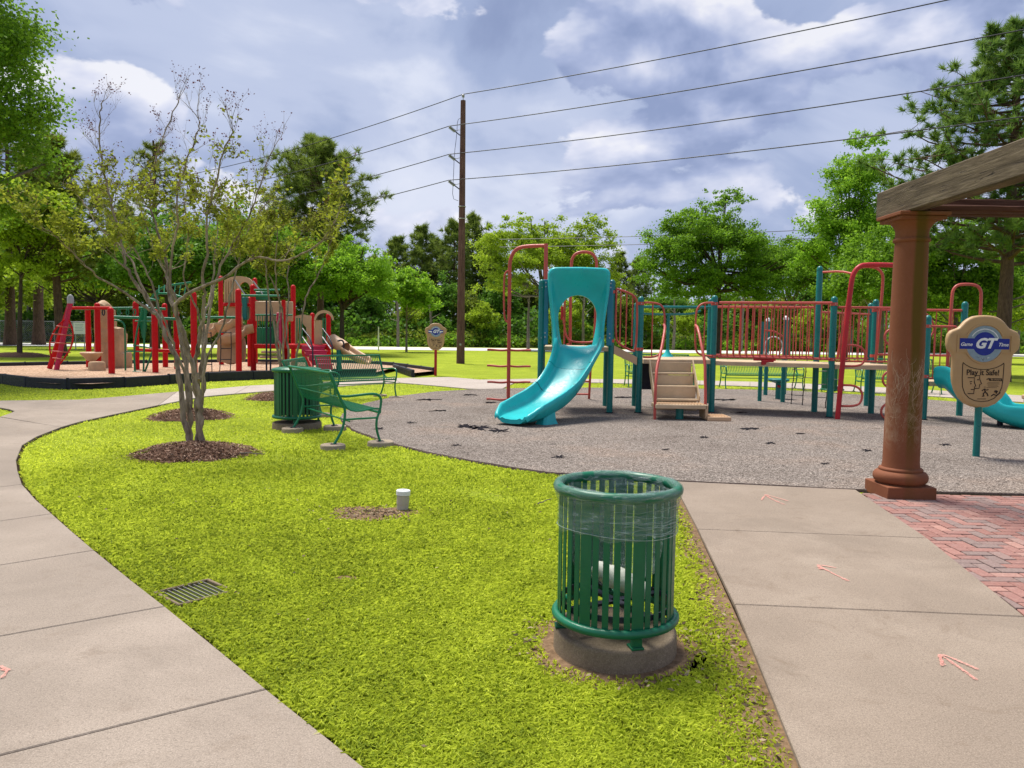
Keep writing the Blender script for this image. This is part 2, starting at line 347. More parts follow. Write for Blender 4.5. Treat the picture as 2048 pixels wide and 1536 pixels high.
# ------------------------------------------------------------ mesh builder
class MB:
    def __init__(s): s.v = []; s.f = []
    def add(s, v, f):
        o = len(s.v); s.v.extend([tuple(p) for p in v]); s.f.extend([tuple(i+o for i in q) for q in f]); return s
    def box(s, x0, x1, y0, y1, z0, z1, c=0.0, mat=None):
        x0, x1 = min(x0, x1), max(x0, x1); y0, y1 = min(y0, y1), max(y0, y1); z0, z1 = min(z0, z1), max(z0, z1)
        c = min(c, (x1-x0)*.45, (y1-y0)*.45, (z1-z0)*.45)
        if c <= 0:
            v = [(x, y, z) for z in (z0, z1) for y in (y0, y1) for x in (x0, x1)]
            f = [(0, 2, 3, 1), (4, 5, 7, 6), (0, 1, 5, 4), (2, 6, 7, 3), (0, 4, 6, 2), (1, 3, 7, 5)]
        else:
            v = []; idx = {}
            for k, (X, sx) in enumerate(((x0, 1), (x1, -1))):
                for j, (Y, sy) in enumerate(((y0, 1), (y1, -1))):
                    for i, (Z, sz) in enumerate(((z0, 1), (z1, -1))):
                        idx[k, j, i] = len(v)
                        v += [(X, Y+sy*c, Z+sz*c), (X+sx*c, Y, Z+sz*c), (X+sx*c, Y+sy*c, Z)]
            I = lambda k, j, i, a: idx[k, j, i]+a
            f = []
            for k in (0, 1):
                q = [I(k, 0, 0, 0), I(k, 0, 1, 0), I(k, 1, 1, 0), I(k, 1, 0, 0)]; f.append(q if k == 0 else q[::-1])
                q = [I(0, k, 0, 1), I(1, k, 0, 1), I(1, k, 1, 1), I(0, k, 1, 1)]; f.append(q if k == 0 else q[::-1])
                q = [I(0, 0, k, 2), I(0, 1, k, 2), I(1, 1, k, 2), I(1, 0, k, 2)]; f.append(q if k == 0 else q[::-1])
            for a in (0, 1):
                for b in (0, 1):
                    f.append([I(a, b, 0, 0), I(a, b, 0, 1), I(a, b, 1, 1), I(a, b, 1, 0)])
                    f.append([I(a, 0, b, 0), I(a, 0, b, 2), I(a, 1, b, 2), I(a, 1, b, 0)])
                    f.append([I(0, a, b, 1), I(0, a, b, 2), I(1, a, b, 2), I(1, a, b, 1)])
                    for d in (0, 1): f.append([I(a, b, d, 0), I(a, b, d, 1), I(a, b, d, 2)])
        if mat is not None: v = [mat @ Vector(p) for p in v]
        return s.add(v, f)
    def tube(s, pts, r, n=8, caps=True, closed=False, dome=False):
        pts = [Vector(p) for p in pts]; m = len(pts)
        rs = list(r) if isinstance(r, (list, tuple)) else [r]*m
        if len(rs) != m: rs = [float(np.interp(i/(m-1)*(len(rs)-1), range(len(rs)), rs)) for i in range(m)]
        if dome:       # rounded far end
            d = (pts[-1]-pts[-2]).normalized(); e = pts[-1]; r0 = rs[-1]; rs = list(rs)
            for a in (30, 60, 82): pts.append(e + d*r0*math.sin(R(a))); rs.append(r0*math.cos(R(a)))
            m = len(pts)
        v = []; f = []; nrm = None
        for i, p in enumerate(pts):
            if closed: t = pts[(i+1) % m]-pts[i-1]
            else: t = pts[min(i+1, m-1)]-pts[max(i-1, 0)]
            if t.length < 1e-9: t = Vector((0, 0, 1))
            t.normalize()
            if nrm is None:
                nrm = Vector((0, 0, 1)) if abs(t.z) < .9 else Vector((1, 0, 0))
            nrm = nrm - t*nrm.dot(t)
            if nrm.length < 1e-6: nrm = t.orthogonal()
            nrm.normalize(); b = t.cross(nrm)
            for k in range(n):
                a = 2*PI*k/n; v.append(p + (nrm*math.cos(a)+b*math.sin(a))*rs[i])
        for i in range(m-1 if not closed else m):
            j = (i+1) % m
            for k in range(n):
                k2 = (k+1) % n; f.append((i*n+k, i*n+k2, j*n+k2, j*n+k))
        if caps and not closed: f.append(tuple(range(n))[::-1]); f.append(tuple((m-1)*n+k for k in range(n)))
        return s.add(v, f)
    def lathe(s, prof, n=24, c=(0, 0, 0), a0=0, caps=True):
        v = []; f = []; m = len(prof)
        for r, z in prof:
            for k in range(n):
                a = a0+2*PI*k/n; v.append((c[0]+r*math.cos(a), c[1]+r*math.sin(a), c[2]+z))
        for i in range(m-1):
            for k in range(n):
                k2 = (k+1) % n; f.append((i*n+k, i*n+k2, (i+1)*n+k2, (i+1)*n+k))
        if caps: f.append(tuple(range(n))[::-1]); f.append(tuple((m-1)*n+k for k in range(n)))
        return s.add(v, f)
    def loft(s, loops, closed=True, cap0=False, cap1=False):
        n = len(loops[0]); v = [p for l in loops for p in l]; f = []
        for i in range(len(loops)-1):
            for k in range(n if closed else n-1):
                k2 = (k+1) % n; f.append((i*n+k, i*n+k2, (i+1)*n+k2, (i+1)*n+k))
        if cap0: f.append(tuple(range(n))[::-1])
        if cap1: f.append(tuple((len(loops)-1)*n+k for k in range(n)))
        return s.add(v, f)
    def mesh(s, name, mat, off=(0, 0, 0), smooth=True, sharp=40):
        me = bpy.data.meshes.new(name)
        o = Vector(off); v = s.v if o.length == 0 else [(p[0]-o.x, p[1]-o.y, p[2]-o.z) for p in s.v]
        me.from_pydata(v, [], s.f); me.materials.append(mat)
        if smooth:
            me.polygons.foreach_set('use_smooth', [True]*len(me.polygons)); me.set_sharp_from_angle(angle=R(sharp))
        return me

def fill(o, label=None, cat=None, group=None, kind=None):
    if label: o['label'] = label
    if cat: o['category'] = cat
    if group: o['group'] = group
    if kind: o['kind'] = kind
    return o
def thing(name, label, cat, loc=(0, 0, 0), rz=0, group=None):
    o = bpy.data.objects.new(name, None); COL.objects.link(o); o.location = loc; o.rotation_euler = (0, 0, rz)
    o.empty_display_size = .1
    return fill(o, label, cat, group)
def root_of(o):
    while o.parent: o = o.parent
    return o
def link(name, me, parent=None, loc=None):
    o = bpy.data.objects.new(name, me); COL.objects.link(o)
    if parent is not None: o.parent = parent
    if loc is not None: o.location = loc
    return o
def ob(mb, name, mat, parent=None, world=False, **k):
    """one mesh object; world=True: vertices are given in world space and shifted to the root's own origin"""
    off = root_of(parent).location if (world and parent is not None) else (0, 0, 0)
    return link(name, mb.mesh(name, mat, off, **k), parent)
def copy_tree(o, parent=None):
    c = o.copy(); COL.objects.link(c); c.parent = parent
    for ch in list(o.children): copy_tree(ch, c)
    return c
def smooth_path(pts, it=2):
    pts = [Vector(p) for p in pts]
    for _ in range(it):
        q = [pts[0]]
        for a, b in zip(pts, pts[1:]): q += [a*.75+b*.25, a*.25+b*.75]
        q.append(pts[-1]); pts = q
    return pts
def npmesh(name, verts, faces, mat, tint=None, smooth=False):
    """verts (n,3) float, faces (m,k) int, tint per face"""
    me = bpy.data.meshes.new(name); m, k = faces.shape
    me.vertices.add(len(verts)); me.vertices.foreach_set('co', verts.astype(np.float32).ravel())
    me.loops.add(m*k); me.loops.foreach_set('vertex_index', faces.astype(np.int32).ravel())
    me.polygons.add(m); me.polygons.foreach_set('loop_start', np.arange(0, m*k, k, dtype=np.int32))
    me.polygons.foreach_set('use_smooth', np.full(m, smooth))
    me.update(calc_edges=True)
    if tint is not None:
        at = me.attributes.new('tint', 'FLOAT', 'FACE'); at.data.foreach_set('value', tint.astype(np.float32))
    me.materials.append(mat); return me
def leafmesh(name, pts, size, mat, tint, up=.3, aspect=.55, rng=RNG, normals=None):
    """one rhombic leaf face at every point"""
    n = len(pts)
    d = rng.normal(size=(n, 3)); d[:, 2] *= (1-up); d /= np.linalg.norm(d, axis=1)[:, None]
    e = rng.normal(size=(n, 3)); e -= d*(e*d).sum(1)[:, None]; e /= np.linalg.norm(e, axis=1)[:, None]
    s = (size*rng.uniform(.6, 1.35, n))[:, None]
    v = np.stack([pts-d*s*.5, pts+e*s*aspect*.5, pts+d*s*.5, pts-e*s*aspect*.5], 1).reshape(-1, 3)
    f = np.arange(4*n).reshape(n, 4)
    return npmesh(name, v, f, mat, tint)
def inpoly(x, y, poly):
    r = np.zeros(len(x), bool); n = len(poly)
    for i in range(n):
        x1, y1 = poly[i][0], poly[i][1]; x2, y2 = poly[i-1][0], poly[i-1][1]
        c = ((y1 > y) != (y2 > y)); t = (x2-x1)*(y-y1)/((y2-y1) if y2 != y1 else 1e-9)+x1
        r ^= c & (x < t)
    return r
def inset(poly, d):
    """move every corner of a 2D polygon inwards by d"""
    n = len(poly); P2 = [Vector((p[0], p[1])) for p in poly]
    ar = sum(P2[i-1].x*P2[i].y-P2[i].x*P2[i-1].y for i in range(n)); sg = 1 if ar > 0 else -1; out = []
    for i in range(n):
        a = (P2[i]-P2[i-1]).normalized(); b = (P2[(i+1) % n]-P2[i]).normalized()
        na = Vector((-a.y, a.x))*sg; nb = Vector((-b.y, b.x))*sg; m = na+nb
        if m.length < 1e-6: m = na
        m.normalize(); k = d/max(.35, m.dot(na)); out.append(P2[i]+m*k)
    return out
def slab(mb, poly, z0, z1, c=.008):
    a = [(p[0], p[1], z0) for p in poly]; b = [(p[0], p[1], z1-c) for p in poly]; i = [(p.x, p.y, z1) for p in inset(poly, c)]
    n = len(poly); ar = sum(poly[k-1][0]*poly[k][1]-poly[k][0]*poly[k-1][1] for k in range(n))
    if ar < 0: a, b, i = a[::-1], b[::-1], i[::-1]
    return mb.loft([a, b, i], True, False, True)
# ============================================================ THE SETTING
def struct(name, mb, mat, parent=None, **k):
    o = ob(mb, name, mat, parent, **k)
    if parent is None: o['kind'] = 'structure'
    return o
GZ = -.03
def gp(*px): return [G(x, y) for x, y in px]
m = MB(); n = 60; xs = np.concatenate([-np.geomspace(900, 1, 24), np.linspace(-.9, .9, 4), np.geomspace(1, 900, 24)])
ys = np.concatenate([np.linspace(-30, 0, 4), np.geomspace(1, 1200, 40)])
m.add([(x, y, GZ) for y in ys for x in xs], [(j*len(xs)+i, j*len(xs)+i+1, (j+1)*len(xs)+i+1, (j+1)*len(xs)+i) for j in range(len(ys)-1) for i in range(len(xs)-1)])
struct('lawn', m, M['ground'])

# --- curved concrete walk on the left
walk = bpy.data.objects.new('curved_walk', None); COL.objects.link(walk); walk['kind'] = 'structure'
J = [((535, 1377), (0, 1510)), ((332, 1212), (0, 1272)), ((190, 1100), (0, 1130)), ((105, 1027), (0, 1042)), ((45, 968), (0, 974))]
inner = [G(*a) for a, b in J]; left = []
for a, b in J:
    A, B = G(*a), G(*b); left.append(A+(B-A).normalized()*2.6)
p0 = G(735, 1536); d0 = (p0-inner[0]).normalized(); i0 = inner[0]+d0*2.0; l0 = i0+(left[0]-inner[0])
mids = {0: [(435, 1295)], 1: [(262, 1158)], 2: [(145, 1062)], 3: [(72, 998)]}
SL = [[i0, inner[0], left[0], l0]]
for k in range(4): SL.append([inner[k]]+gp(*mids[k])+[inner[k+1], left[k+1], left[k]])
i00 = i0+d0*1.6; SL.append([i00, i0, l0, l0+d0*1.6])
WALKPOLY = []
def add_slabs(polys, parent, mat, z1=0.0, gap=.0055, base=None):
    for p in polys:
        mb = MB(); slab(mb, [(v.x, v.y) for v in inset(p, gap)], -.12, z1, .005)
        struct('slab', mb, mat, parent); WALKPOLY.append([(v[0], v[1]) for v in p])
add_slabs(SL, walk, M['walk'])
K = gp((33, 920), (45, 890), (73, 873), (122, 854))
F1 = [inner[4], G(36, 940)]+K+[G(0, 834), G(-250, 850), left[4]]
F2 = gp((122, 854), (160, 843), (220, 830), (317, 810), (354, 783), (250, 792), (159, 799), (0, 801), (-260, 803), (-260, 812), (0, 815), (18, 818), (29, 822), (18, 827), (0, 833))
add_slabs([F1, F2], walk, M['walk'])
F3 = gp((317, 810), (403, 793), (470, 787), (500, 771), (430, 777), (354, 783))
F4 = gp((470, 787), (560, 780), (640, 775), (640, 764), (546, 769), (500, 771))
F5 = gp((640, 775), (720, 769), (800, 765), (786, 756), (700, 760), (640, 764))
F6 = gp((800, 765), (860, 770), (937, 777), (1000, 779), (1030, 765), (960, 759), (898, 754), (786, 756))
farw = bpy.data.objects.new('far_walk', None); COL.objects.link(farw); farw['kind'] = 'structure'
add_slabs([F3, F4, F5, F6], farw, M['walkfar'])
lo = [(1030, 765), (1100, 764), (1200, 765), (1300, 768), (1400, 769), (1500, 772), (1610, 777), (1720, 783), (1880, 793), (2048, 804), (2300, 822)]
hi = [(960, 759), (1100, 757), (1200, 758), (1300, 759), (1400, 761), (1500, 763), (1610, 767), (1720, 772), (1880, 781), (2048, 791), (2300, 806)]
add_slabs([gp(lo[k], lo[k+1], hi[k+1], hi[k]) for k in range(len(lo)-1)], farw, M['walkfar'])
m = MB(); 
for k, p in enumerate(SL+[F1, F2]): slab(m, [(v.x, v.y) for v in inset(p, -.028)], -.12, -.027+.0006*k, .002)
struct('walk_joint_bed', m, M['joint'])

# --- straight broad walk on the right
bw = bpy.data.objects.new('broad_walk', None); COL.objects.link(bw); bw['kind'] = 'structure'
a0, a1, a2 = G(1345, 962), G(1395, 1058), G(1468, 1208); e0, e1, e2 = G(1712, 979), G(1856, 1076), G(2052, 1233)
b_in = G(1600, 1536); ld = (b_in-a0).normalized(); rd = (e2-e0).normalized()
def on(A, d, y): return A+d*((y-A.y)/d.y)
dj = (e2-a2).normalized()
rows = [(a0, e0), (a1, e1), (a2, e2)]
y = a2.y
while y > .8:
    y -= (a1.y-a2.y)*1.0
    L0 = on(a0, ld, y); R0_ = on(e0, rd, y+.02); rows.append((L0, R0_))
RS = [[rows[k][0], rows[k][1], rows[k+1][1], rows[k+1][0]] for k in range(len(rows)-1)]
add_slabs(RS, bw, M['walk2'], 0.0, .006)
m = MB(); slab(m, [(v.x, v.y) for v in inset([rows[0][0], rows[0][1], rows[-1][1], rows[-1][0]], .02)], -.12, -.027, .002); struct('broad_walk_joint_bed', m, M['joint'])

# --- brick paving, 90 degree herringbone, every paver a piece of its own
paving = bpy.data.objects.new('brick_paving', None); COL.objects.link(paving); paving['kind'] = 'structure'
def clip(poly, A, d):       # keep the side to the right of line A + t d
    nrm = Vector((d.y, -d.x)); out = []
    for i in range(len(poly)):
        p, q = Vector(poly[i][:2]), Vector(poly[(i+1) % len(poly)][:2]); sp = nrm.dot(p-A.xy); sq = nrm.dot(q-A.xy)
        if sp >= 0: out.append(p)
        if (sp >= 0) != (sq >= 0): out.append(p+(q-p)*(sp/(sp-sq)))
    return out
YB = 7.93; dd = rd if rd.y > 0 else -rd
A_ = e0+Vector((.012, 0, 0)); bw_, g_ = .102, .0058
far_b = MB()
for i in range(-80, 80):
    for j in range(-30, 30):
        for hz in (0, 1):
            k, o4 = i, 4*j
            x0, y0 = (k+o4)*bw_, k*bw_
            r = (x0, x0+2*bw_, y0, y0+bw_) if hz else (x0, x0+bw_, y0+bw_, y0+3*bw_)
            cx, cy = (r[0]+r[1])/2+3.0, (r[2]+r[3])/2+4.0
            if not (2.2 < cy < YB+.2 and 2.0 < cx < 8.5): continue
            q = [(r[0]+3+g_, r[2]+4+g_), (r[1]+3-g_, r[2]+4+g_), (r[1]+3-g_, r[3]+4-g_), (r[0]+3+g_, r[3]+4-g_)]
            q = clip(q, A_, dd)
            if len(q) < 3: continue
            q = clip(q, Vector((0, YB, 0)), Vector((1, -.02, 0)))
            if len(q) < 3: continue
            ar = abs(sum(q[t-1].x*q[t].y-q[t].x*q[t-1].y for t in range(len(q))))/2
            if ar < .0012: continue
            h = -.002+random.uniform(-.0028, .0025)
            if cx < cy*.69+.12 and cy > 4.65:
                mb = MB(); slab(mb, [(p.x, p.y) for p in q], -.06, h, .004); o = struct('brick', mb, M['brick'], paving, smooth=False)
            else: slab(far_b, [(p.x, p.y) for p in q], -.06, h, .004)
o = struct('outlying_bricks', far_b, M['brick'], paving, smooth=False); o['kind'] = 'stuff'
m = MB(); slab(m, [(A_.x+.02, YB), (9, YB-.1), (9, 2.2), (on(e0, rd, 2.2).x+.02, 2.2)], -.12, -.011, .002); struct('brick_bed', m, M['joint'])

# --- poured rubber play surface with a dark rolled edge
RUBPX = [(1715, 979), (1345, 961), (1220, 953), (1100, 945), (1020, 934), (960, 924), (900, 913), (850, 903), (800, 891), (750, 876), (710, 861), (686, 846), (680, 833), (690, 821), (730, 806), (790, 793), (870, 783), (960, 778), (1100, 775), (1300, 776), (1500, 779), (1600, 782), (1730, 790), (1880, 801), (2048, 813), (2500, 850)]
RUB = gp(*RUBPX)+[Vector((22, 9, 0)), Vector((12, 7.75, 0)), Vector((5.3, 7.93, 0))]
jit = []
for a, b in zip(RUB, RUB[1:]+RUB[:1]):
    nseg = max(1, int((b-a).length/.14)) if a.y < 15 and a.x < 6 else 3
    for s_ in range(nseg):
        p = a+(b-a)*(s_/nseg); w = .0 if s_ == 0 or a.y > 15 else .012
        jit.append(Vector((p.x+random.uniform(-w, w), p.y+random.uniform(-w, w), 0)))
ar = sum(jit[k-1].x*jit[k].y-jit[k].x*jit[k-1].y for k in range(len(jit)))
if ar < 0: jit = jit[::-1]
m = MB(); lp = lambda d, z: [(p.x, p.y, z) for p in inset(jit, d)]
m.loft([[(p.x, p.y, -.10) for p in jit], [(p.x, p.y, -.012) for p in jit], lp(.012, .004)]); struct('rubber_edge', m, M['rubedge'])
m = MB(); m.add(lp(.012, .004), [tuple(range(len(jit)))]); struct('rubber_surface', m, M['rubber'], smooth=False)

# torn and worn spots in the rubber show the black layer below
m = MB(); rr = random.Random(3); zz = .0065
for px, py, w, h in ((932, 853, 26, 5), (962, 856, 34, 7), (998, 862, 26, 6), (823, 846, 14, 3), (912, 891, 12, 3), (1119, 915, 17, 5), (1500, 858, 26, 4), (1538, 887, 16, 4), (1409, 875, 14, 3), (1734, 902, 14, 3), (880, 822, 20, 2), (980, 806, 18, 2), (760, 858, 14, 3), (1600, 868, 14, 2), (1480, 826, 18, 2), (1330, 900, 10, 2), (1890, 890, 14, 3), (1650, 928, 12, 3), (850, 800, 30, 2), (940, 790, 20, 2), (1250, 795, 26, 2), (1450, 800, 30, 2)):
    n = 40; q = []
    for k in range(n): a = 2*PI*k/n; f_ = rr.uniform(.15, 1.25)*(.78+.22*math.sin(5*a+px)); q.append(G(px+w*f_*math.cos(a), py+h*f_*math.sin(a)+.12*w*math.cos(a)*rr.uniform(-.3, .3)))
    m.add([(p.x, p.y, zz) for p in q], [tuple(range(n))]); zz += .0003
struct('rubber_worn_spots', m, M['worn'], smooth=False)
# --- wood chip bed of the far playground, with its timber border
BZ = .12
front = [(-260, 752), (-60, 758), (0, 765), (60, 773), (110, 776.5), (180, 777), (295, 770), (400, 762), (500, 758), (560, 756), (640, 753), (752, 751)]
backp = [(868, 748), (830, 742), (790, 737), (745, 733), (640, 730), (500, 729), (300, 732), (150, 735), (0, 739), (-260, 744)]
BED = gp(*front)+gp((790, 741), (826, 753))+gp(*backp)
m = MB(); m.add([(p.x, p.y, BZ) for p in BED], [tuple(range(len(BED)))]); struct('wood_chip_bed', m, M['chips'], smooth=False)
bt = fill(bpy.data.objects.new('playground_border', None), 'low black plastic timber border around the tan chip bed', 'border'); COL.objects.link(bt)
def timbers(pts):
    pts = [Vector((p.x, p.y, 0)) for p in pts]; L = [0]
    for a, b in zip(pts, pts[1:]): L.append(L[-1]+(b-a).length)
    def at(s):
        for k in range(len(L)-1):
            if s <= L[k+1]+1e-6: return pts[k]+(pts[k+1]-pts[k])*((s-L[k])/max(1e-6, L[k+1]-L[k]))
        return pts[-1]
    n = max(1, round(L[-1]/1.5)); st = L[-1]/n
    for k in range(n):
        A, B = at(k*st), at((k+1)*st); d = B-A; l = d.length; an = math.atan2(d.y, d.x); h = .25+random.uniform(-.012, .012)
        mb = MB(); mt = Matrix.Translation(A)@Matrix.Rotation(an, 4, 'Z')
        mb.box(.01, l-.01, -.06, .06, GZ-.05, h, .015, mt)
        mb.box(.04, l-.04, -.067, -.058, .05, .07, 0, mt); mb.box(.04, l-.04, -.067, -.058, .16, .18, 0, mt)
        mb.tube([mt@Vector((0, 0, 0)), mt@Vector((0, 0, h+.015))], .035, 8)
        ob(mb, 'timber', M['black'], bt)
timbers(gp(*front)); timbers(gp((788, 740), (826, 753))); timbers(gp(*backp))

# --- the road beyond the park, and its shoulder
m = MB(); A, B = Vector((-150, 36, 0)), Vector((160, 92, 0))
Ra = [Vector((-160, 45, 0)), Vector((-60, 58, 0)), Vector((-36, 61, 0)), Vector((0, 67, 0)), Vector((41, 73, 0)), Vector((160, 88, 0))]
m.add([(p.x, p.y, -.004) for p in Ra]+[(p.x, p.y+10, .02) for p in Ra], [(i, i+1, i+7, i+6) for i in range(5)]); struct('far_road', m, M['road'])
# a low wooded bank behind it hides the open horizon
def m_bank():
    t = NT('woodland_floor'); t.set(t.ramp(t.noise(.6, 6), [(.3, (.02, .028, .008)), (.7, (.055, .07, .015))]), .95, .1); return t.m
m = MB(); bx = np.linspace(-260, 260, 60)
rowsb = [(82, -.02), (92, .5), (110, 1.6), (140, 3), (200, 4)]
m.add([(x, yy+x*.13, z+.3*math.sin(x*.3)*(z > 0)) for yy, z in rowsb for x in bx], [(j*60+i, j*60+i+1, (j+1)*60+i+1, (j+1)*60+i) for j in range(4) for i in range(59)])
struct('woodland_floor', m, m_bank())

# ============================================================ GRASS
def gnoise(x, y, s, seed=0):
    r = np.random.default_rng(seed); o = np.zeros_like(x)
    for k in range(7):
        a, b, c = r.normal(size=2)*s, r.uniform(0, 6.28), r.uniform(.6, 1.2)
        o += c*np.sin(x*a[0]+y*a[1]+b)
    return o/3.5
MOUNDS = [(G(388, 903), .80, .76, .13), (G(382, 831), .76, .78, .15), (G(545, 795), .62, .7, .15)]
BARE = [(G(745, 1020).xy, .42, .30), (G(690, 1150).xy, .10, .05)]
CAN = G(1228, 1285); CAN2 = G(594, 852)
DR = [G(318, 1178), G(428, 1151), G(457, 1180), G(345, 1209)]
GRASSMASK = lambda: None
def grass_mask(x, y):
    keep = np.ones(len(x), bool)
    for p in WALKPOLY: keep &= ~inpoly(x, y, [(v.x, v.y) for v in inset(p, -.014)])
    keep &= ~inpoly(x, y, [(v.x, v.y) for v in inset(RUB, .0)]); keep &= ~inpoly(x, y, [(v.x, v.y) for v in BED])
    keep &= ~((x > 2.0) & (y < 8.05) & (x > (y*.02+3.0)))
    keep &= ~inpoly(x, y, [(v.x, v.y) for v in inset(DR, -.0)])
    for c, rx, ry, h in MOUNDS:
        d = ((x-c.x)/rx)**2+((y-c.y)/ry)**2; keep &= (d > .93+.25*gnoise(x, y, 9, 3))
    for c, r_ in ((CAN, .37), (CAN2, .37)): keep &= ((x-c.x)**2+(y-c.y)**2 > r_**2)
    thin = np.zeros(len(x))
    for c, rx, ry in BARE:
        d = ((x-c.x)/rx)**2+((y-c.y)/ry)**2+.45*gnoise(x, y, 11, 5); thin = np.maximum(thin, np.clip(1.35-d, 0, 1))
    d = np.sqrt((x-CAN.x)**2+(y-CAN.y)**2); thin = np.maximum(thin, np.clip((.56-d)/.16, 0, .8))
    # worn strip along the broad walk
    ex = a0.x+(y-a0.y)*ld.x/ld.y-x
    thin = np.maximum(thin, np.where((y < 8) & (x > 0), np.clip(1.0-ex/(.10+.10*np.clip(6-y, 0, 3)+.12*gnoise(x, y, 5, 8)), 0, .88), 0))
    thin = np.maximum(thin, np.clip(1.3*(gnoise(x, y, 3.1, 21)-.55), 0, .62))
    return keep, thin
rg = np.random.default_rng(5)
def make_blades(n, r0, r1, seg, hmul=1.0, fade=None):
    lr = rg.uniform(math.log(r0), math.log(r1), n); r = np.exp(lr); th = rg.uniform(R(-47), R(46), n)
    x, y = r*np.sin(th), r*np.cos(th); keep, thin = grass_mask(x, y); keep &= rg.uniform(size=n) > thin*.96
    if fade: w_ = np.clip((r-fade[0])/(fade[1]-fade[0]), 0, 1); keep &= rg.uniform(size=n) < (1-w_ if seg == 2 else w_)
    x, y, r, thin = x[keep], y[keep], r[keep], thin[keep]; n = len(x)
    cl = gnoise(x, y, 14, 1); L = (.033+.010*cl+.005*np.clip((5.5-r)/2.5, 0, 1))*rg.uniform(.55, 1.4, n)*(1-.45*thin)*hmul
    w = (.0015+.00060*r)*rg.uniform(.7, 1.35, n)
    a = rg.uniform(0, 2*PI, n); dx, dy = np.cos(a), np.sin(a); lean = rg.uniform(.35, 1.5, n)
    b = a+PI/2+rg.normal(0, .5, n); sx, sy = np.cos(b)*w, np.sin(b)*w
    z0 = np.full(n, GZ); p0 = np.stack([x, y, z0], 1)
    h1 = L*.62; q1 = p0+np.stack([dx*lean*L*.30, dy*lean*L*.30, h1], 1)
    q2 = p0+np.stack([dx*lean*L*.95, dy*lean*L*.95, L*(1.02-.40*lean)], 1)
    sd = np.stack([sx, sy, np.zeros(n)], 1)
    if seg == 2: v = np.stack([p0-sd*.7, p0+sd*.7, q1+sd, q2, q1-sd], 1).reshape(-1, 3); k = 5
    else: v = np.stack([p0-sd, p0+sd, q2], 1).reshape(-1, 3); k = 3
    f = np.arange(k*n).reshape(n, k)
    tint = np.clip(.45+.17*gnoise(x, y, .5, 31)+.20*gnoise(x, y, 1.4, 2)+.14*gnoise(x, y, 7, 4)+rg.normal(0, .23, n), 0, 1)
    return v, f, tint
def blade_obj(name, n, r0, r1, seg, label, hm=1.0):
    v, f, t = make_blades(n, r0, r1, seg, hm, (6.5, 13)); o = link(name, npmesh(name, v, f, M['blade'], t)); fill(o, label, 'grass', kind='stuff'); return o
blade_obj('grass', 520000, 2.3, 13, 2, 'short bright green lawn grass between the two concrete walks')
blade_obj('grass', 280000, 6.5, 27, 1, 'mown lawn grass around the benches and crape myrtles', 1.05)

# --- mulch mounds
def mound(c, rx, ry, h, label, n=2600, seed=1, cat='mulch mound'):
    r = np.random.default_rng(seed); mb = MB(); seg, rings = 40, 9; v = []
    for j in range(rings+1):
        t = j/rings
        for k in range(seg):
            a = 2*PI*k/seg; w = 1+.07*math.sin(3*a+seed)+.05*math.sin(7*a+seed*2)
            zz = GZ+h*(1-t**2.2)*(1+.12*math.sin(5*a+j))-.03*t
            if t < .12: zz -= .05
            v.append((c.x+rx*t*w*math.cos(a), c.y+ry*t*w*math.sin(a), zz))
    f = [(j*seg+k, j*seg+(k+1) % seg, (j+1)*seg+(k+1) % seg, (j+1)*seg+k) for j in range(rings) for k in range(seg)]
    base = len(v); V = np.array(v)
    t = np.sqrt(r.uniform(0, 1.0, n)); a = r.uniform(0, 2*PI, n); w = 1+.07*np.sin(3*a+seed)+.05*np.sin(7*a+seed*2)
    t2 = t*(1+.05*r.normal(size=n)); px = c.x+rx*t2*w*np.cos(a); py = c.y+ry*t2*w*np.sin(a)
    pz = GZ+h*np.clip(1-t2**2.2, 0, 1)+r.uniform(0, .018, n)
    an = r.uniform(0, PI, n); l = r.uniform(.018, .06, n); wd = r.uniform(.004, .012, n); tilt = r.normal(0, .35, n)
    d = np.stack([np.cos(an), np.sin(an), tilt], 1)*l[:, None]*.5; e = np.stack([-np.sin(an), np.cos(an), r.normal(0, .4, n)], 1)*wd[:, None]*.5
    p = np.stack([px, py, pz], 1); cv = np.stack([p-d-e, p+d-e, p+d+e, p-d+e], 1).reshape(-1, 3)
    F = np.vstack([np.array(f), base+np.arange(4*n).reshape(n, 4)])
    tint = np.concatenate([np.full(len(f), .2), r.uniform(0, 1, n)**1.3])
    o = link('mulch_mound', npmesh('mulch_mound', np.vstack([V, cv]), F, M['mulch'], tint)); fill(o, label, cat, kind='stuff'); return o
mound(*MOUNDS[0], 'brown wood mulch mound around the nearest multi-stemmed tree', 4200, 1)
mound(*MOUNDS[1], 'brown mulch mound behind the nearest tree, beside the curved walk', 2600, 2)
mound(*MOUNDS[2], 'small mulch mound behind the green slatted bin by the benches', 1500, 3)
TL = G(38, 712); mound(TL, 1.9, 1.5, .22, 'low reddish mulch mound under the slim tree at far left', 1800, 4)
# scattered chips and dry leaves in the bare patches and over the lawn
r = np.random.default_rng(9); n = 1700
px = np.concatenate([BARE[0][0].x+r.normal(0, .22, 620), CAN.x+.46*np.cos(aa := r.uniform(0, 6.28, 260))*(r.uniform(.85, 1.25, 260)), r.uniform(-5.5, 4.5, 520)])
py = np.concatenate([BARE[0][0].y+r.normal(0, .15, 620), CAN.y+.46*np.sin(aa)*(r.uniform(.85, 1.25, 260)), r.uniform(2.5, 13, 520)])
ys_ = r.uniform(2.6, 8.2, 480); px = np.concatenate([px, a0.x+(ys_-a0.y)*ld.x/ld.y-np.abs(r.normal(0, .13, 480))-.02]); py = np.concatenate([py, ys_])
k_, _t = grass_mask(px, py); px, py = px[k_], py[k_]; n = len(px)
pz = np.where(np.hypot(px-BARE[0][0].x, py-BARE[0][0].y) < .5, GZ+.008, GZ+r.uniform(.008, .038, n))
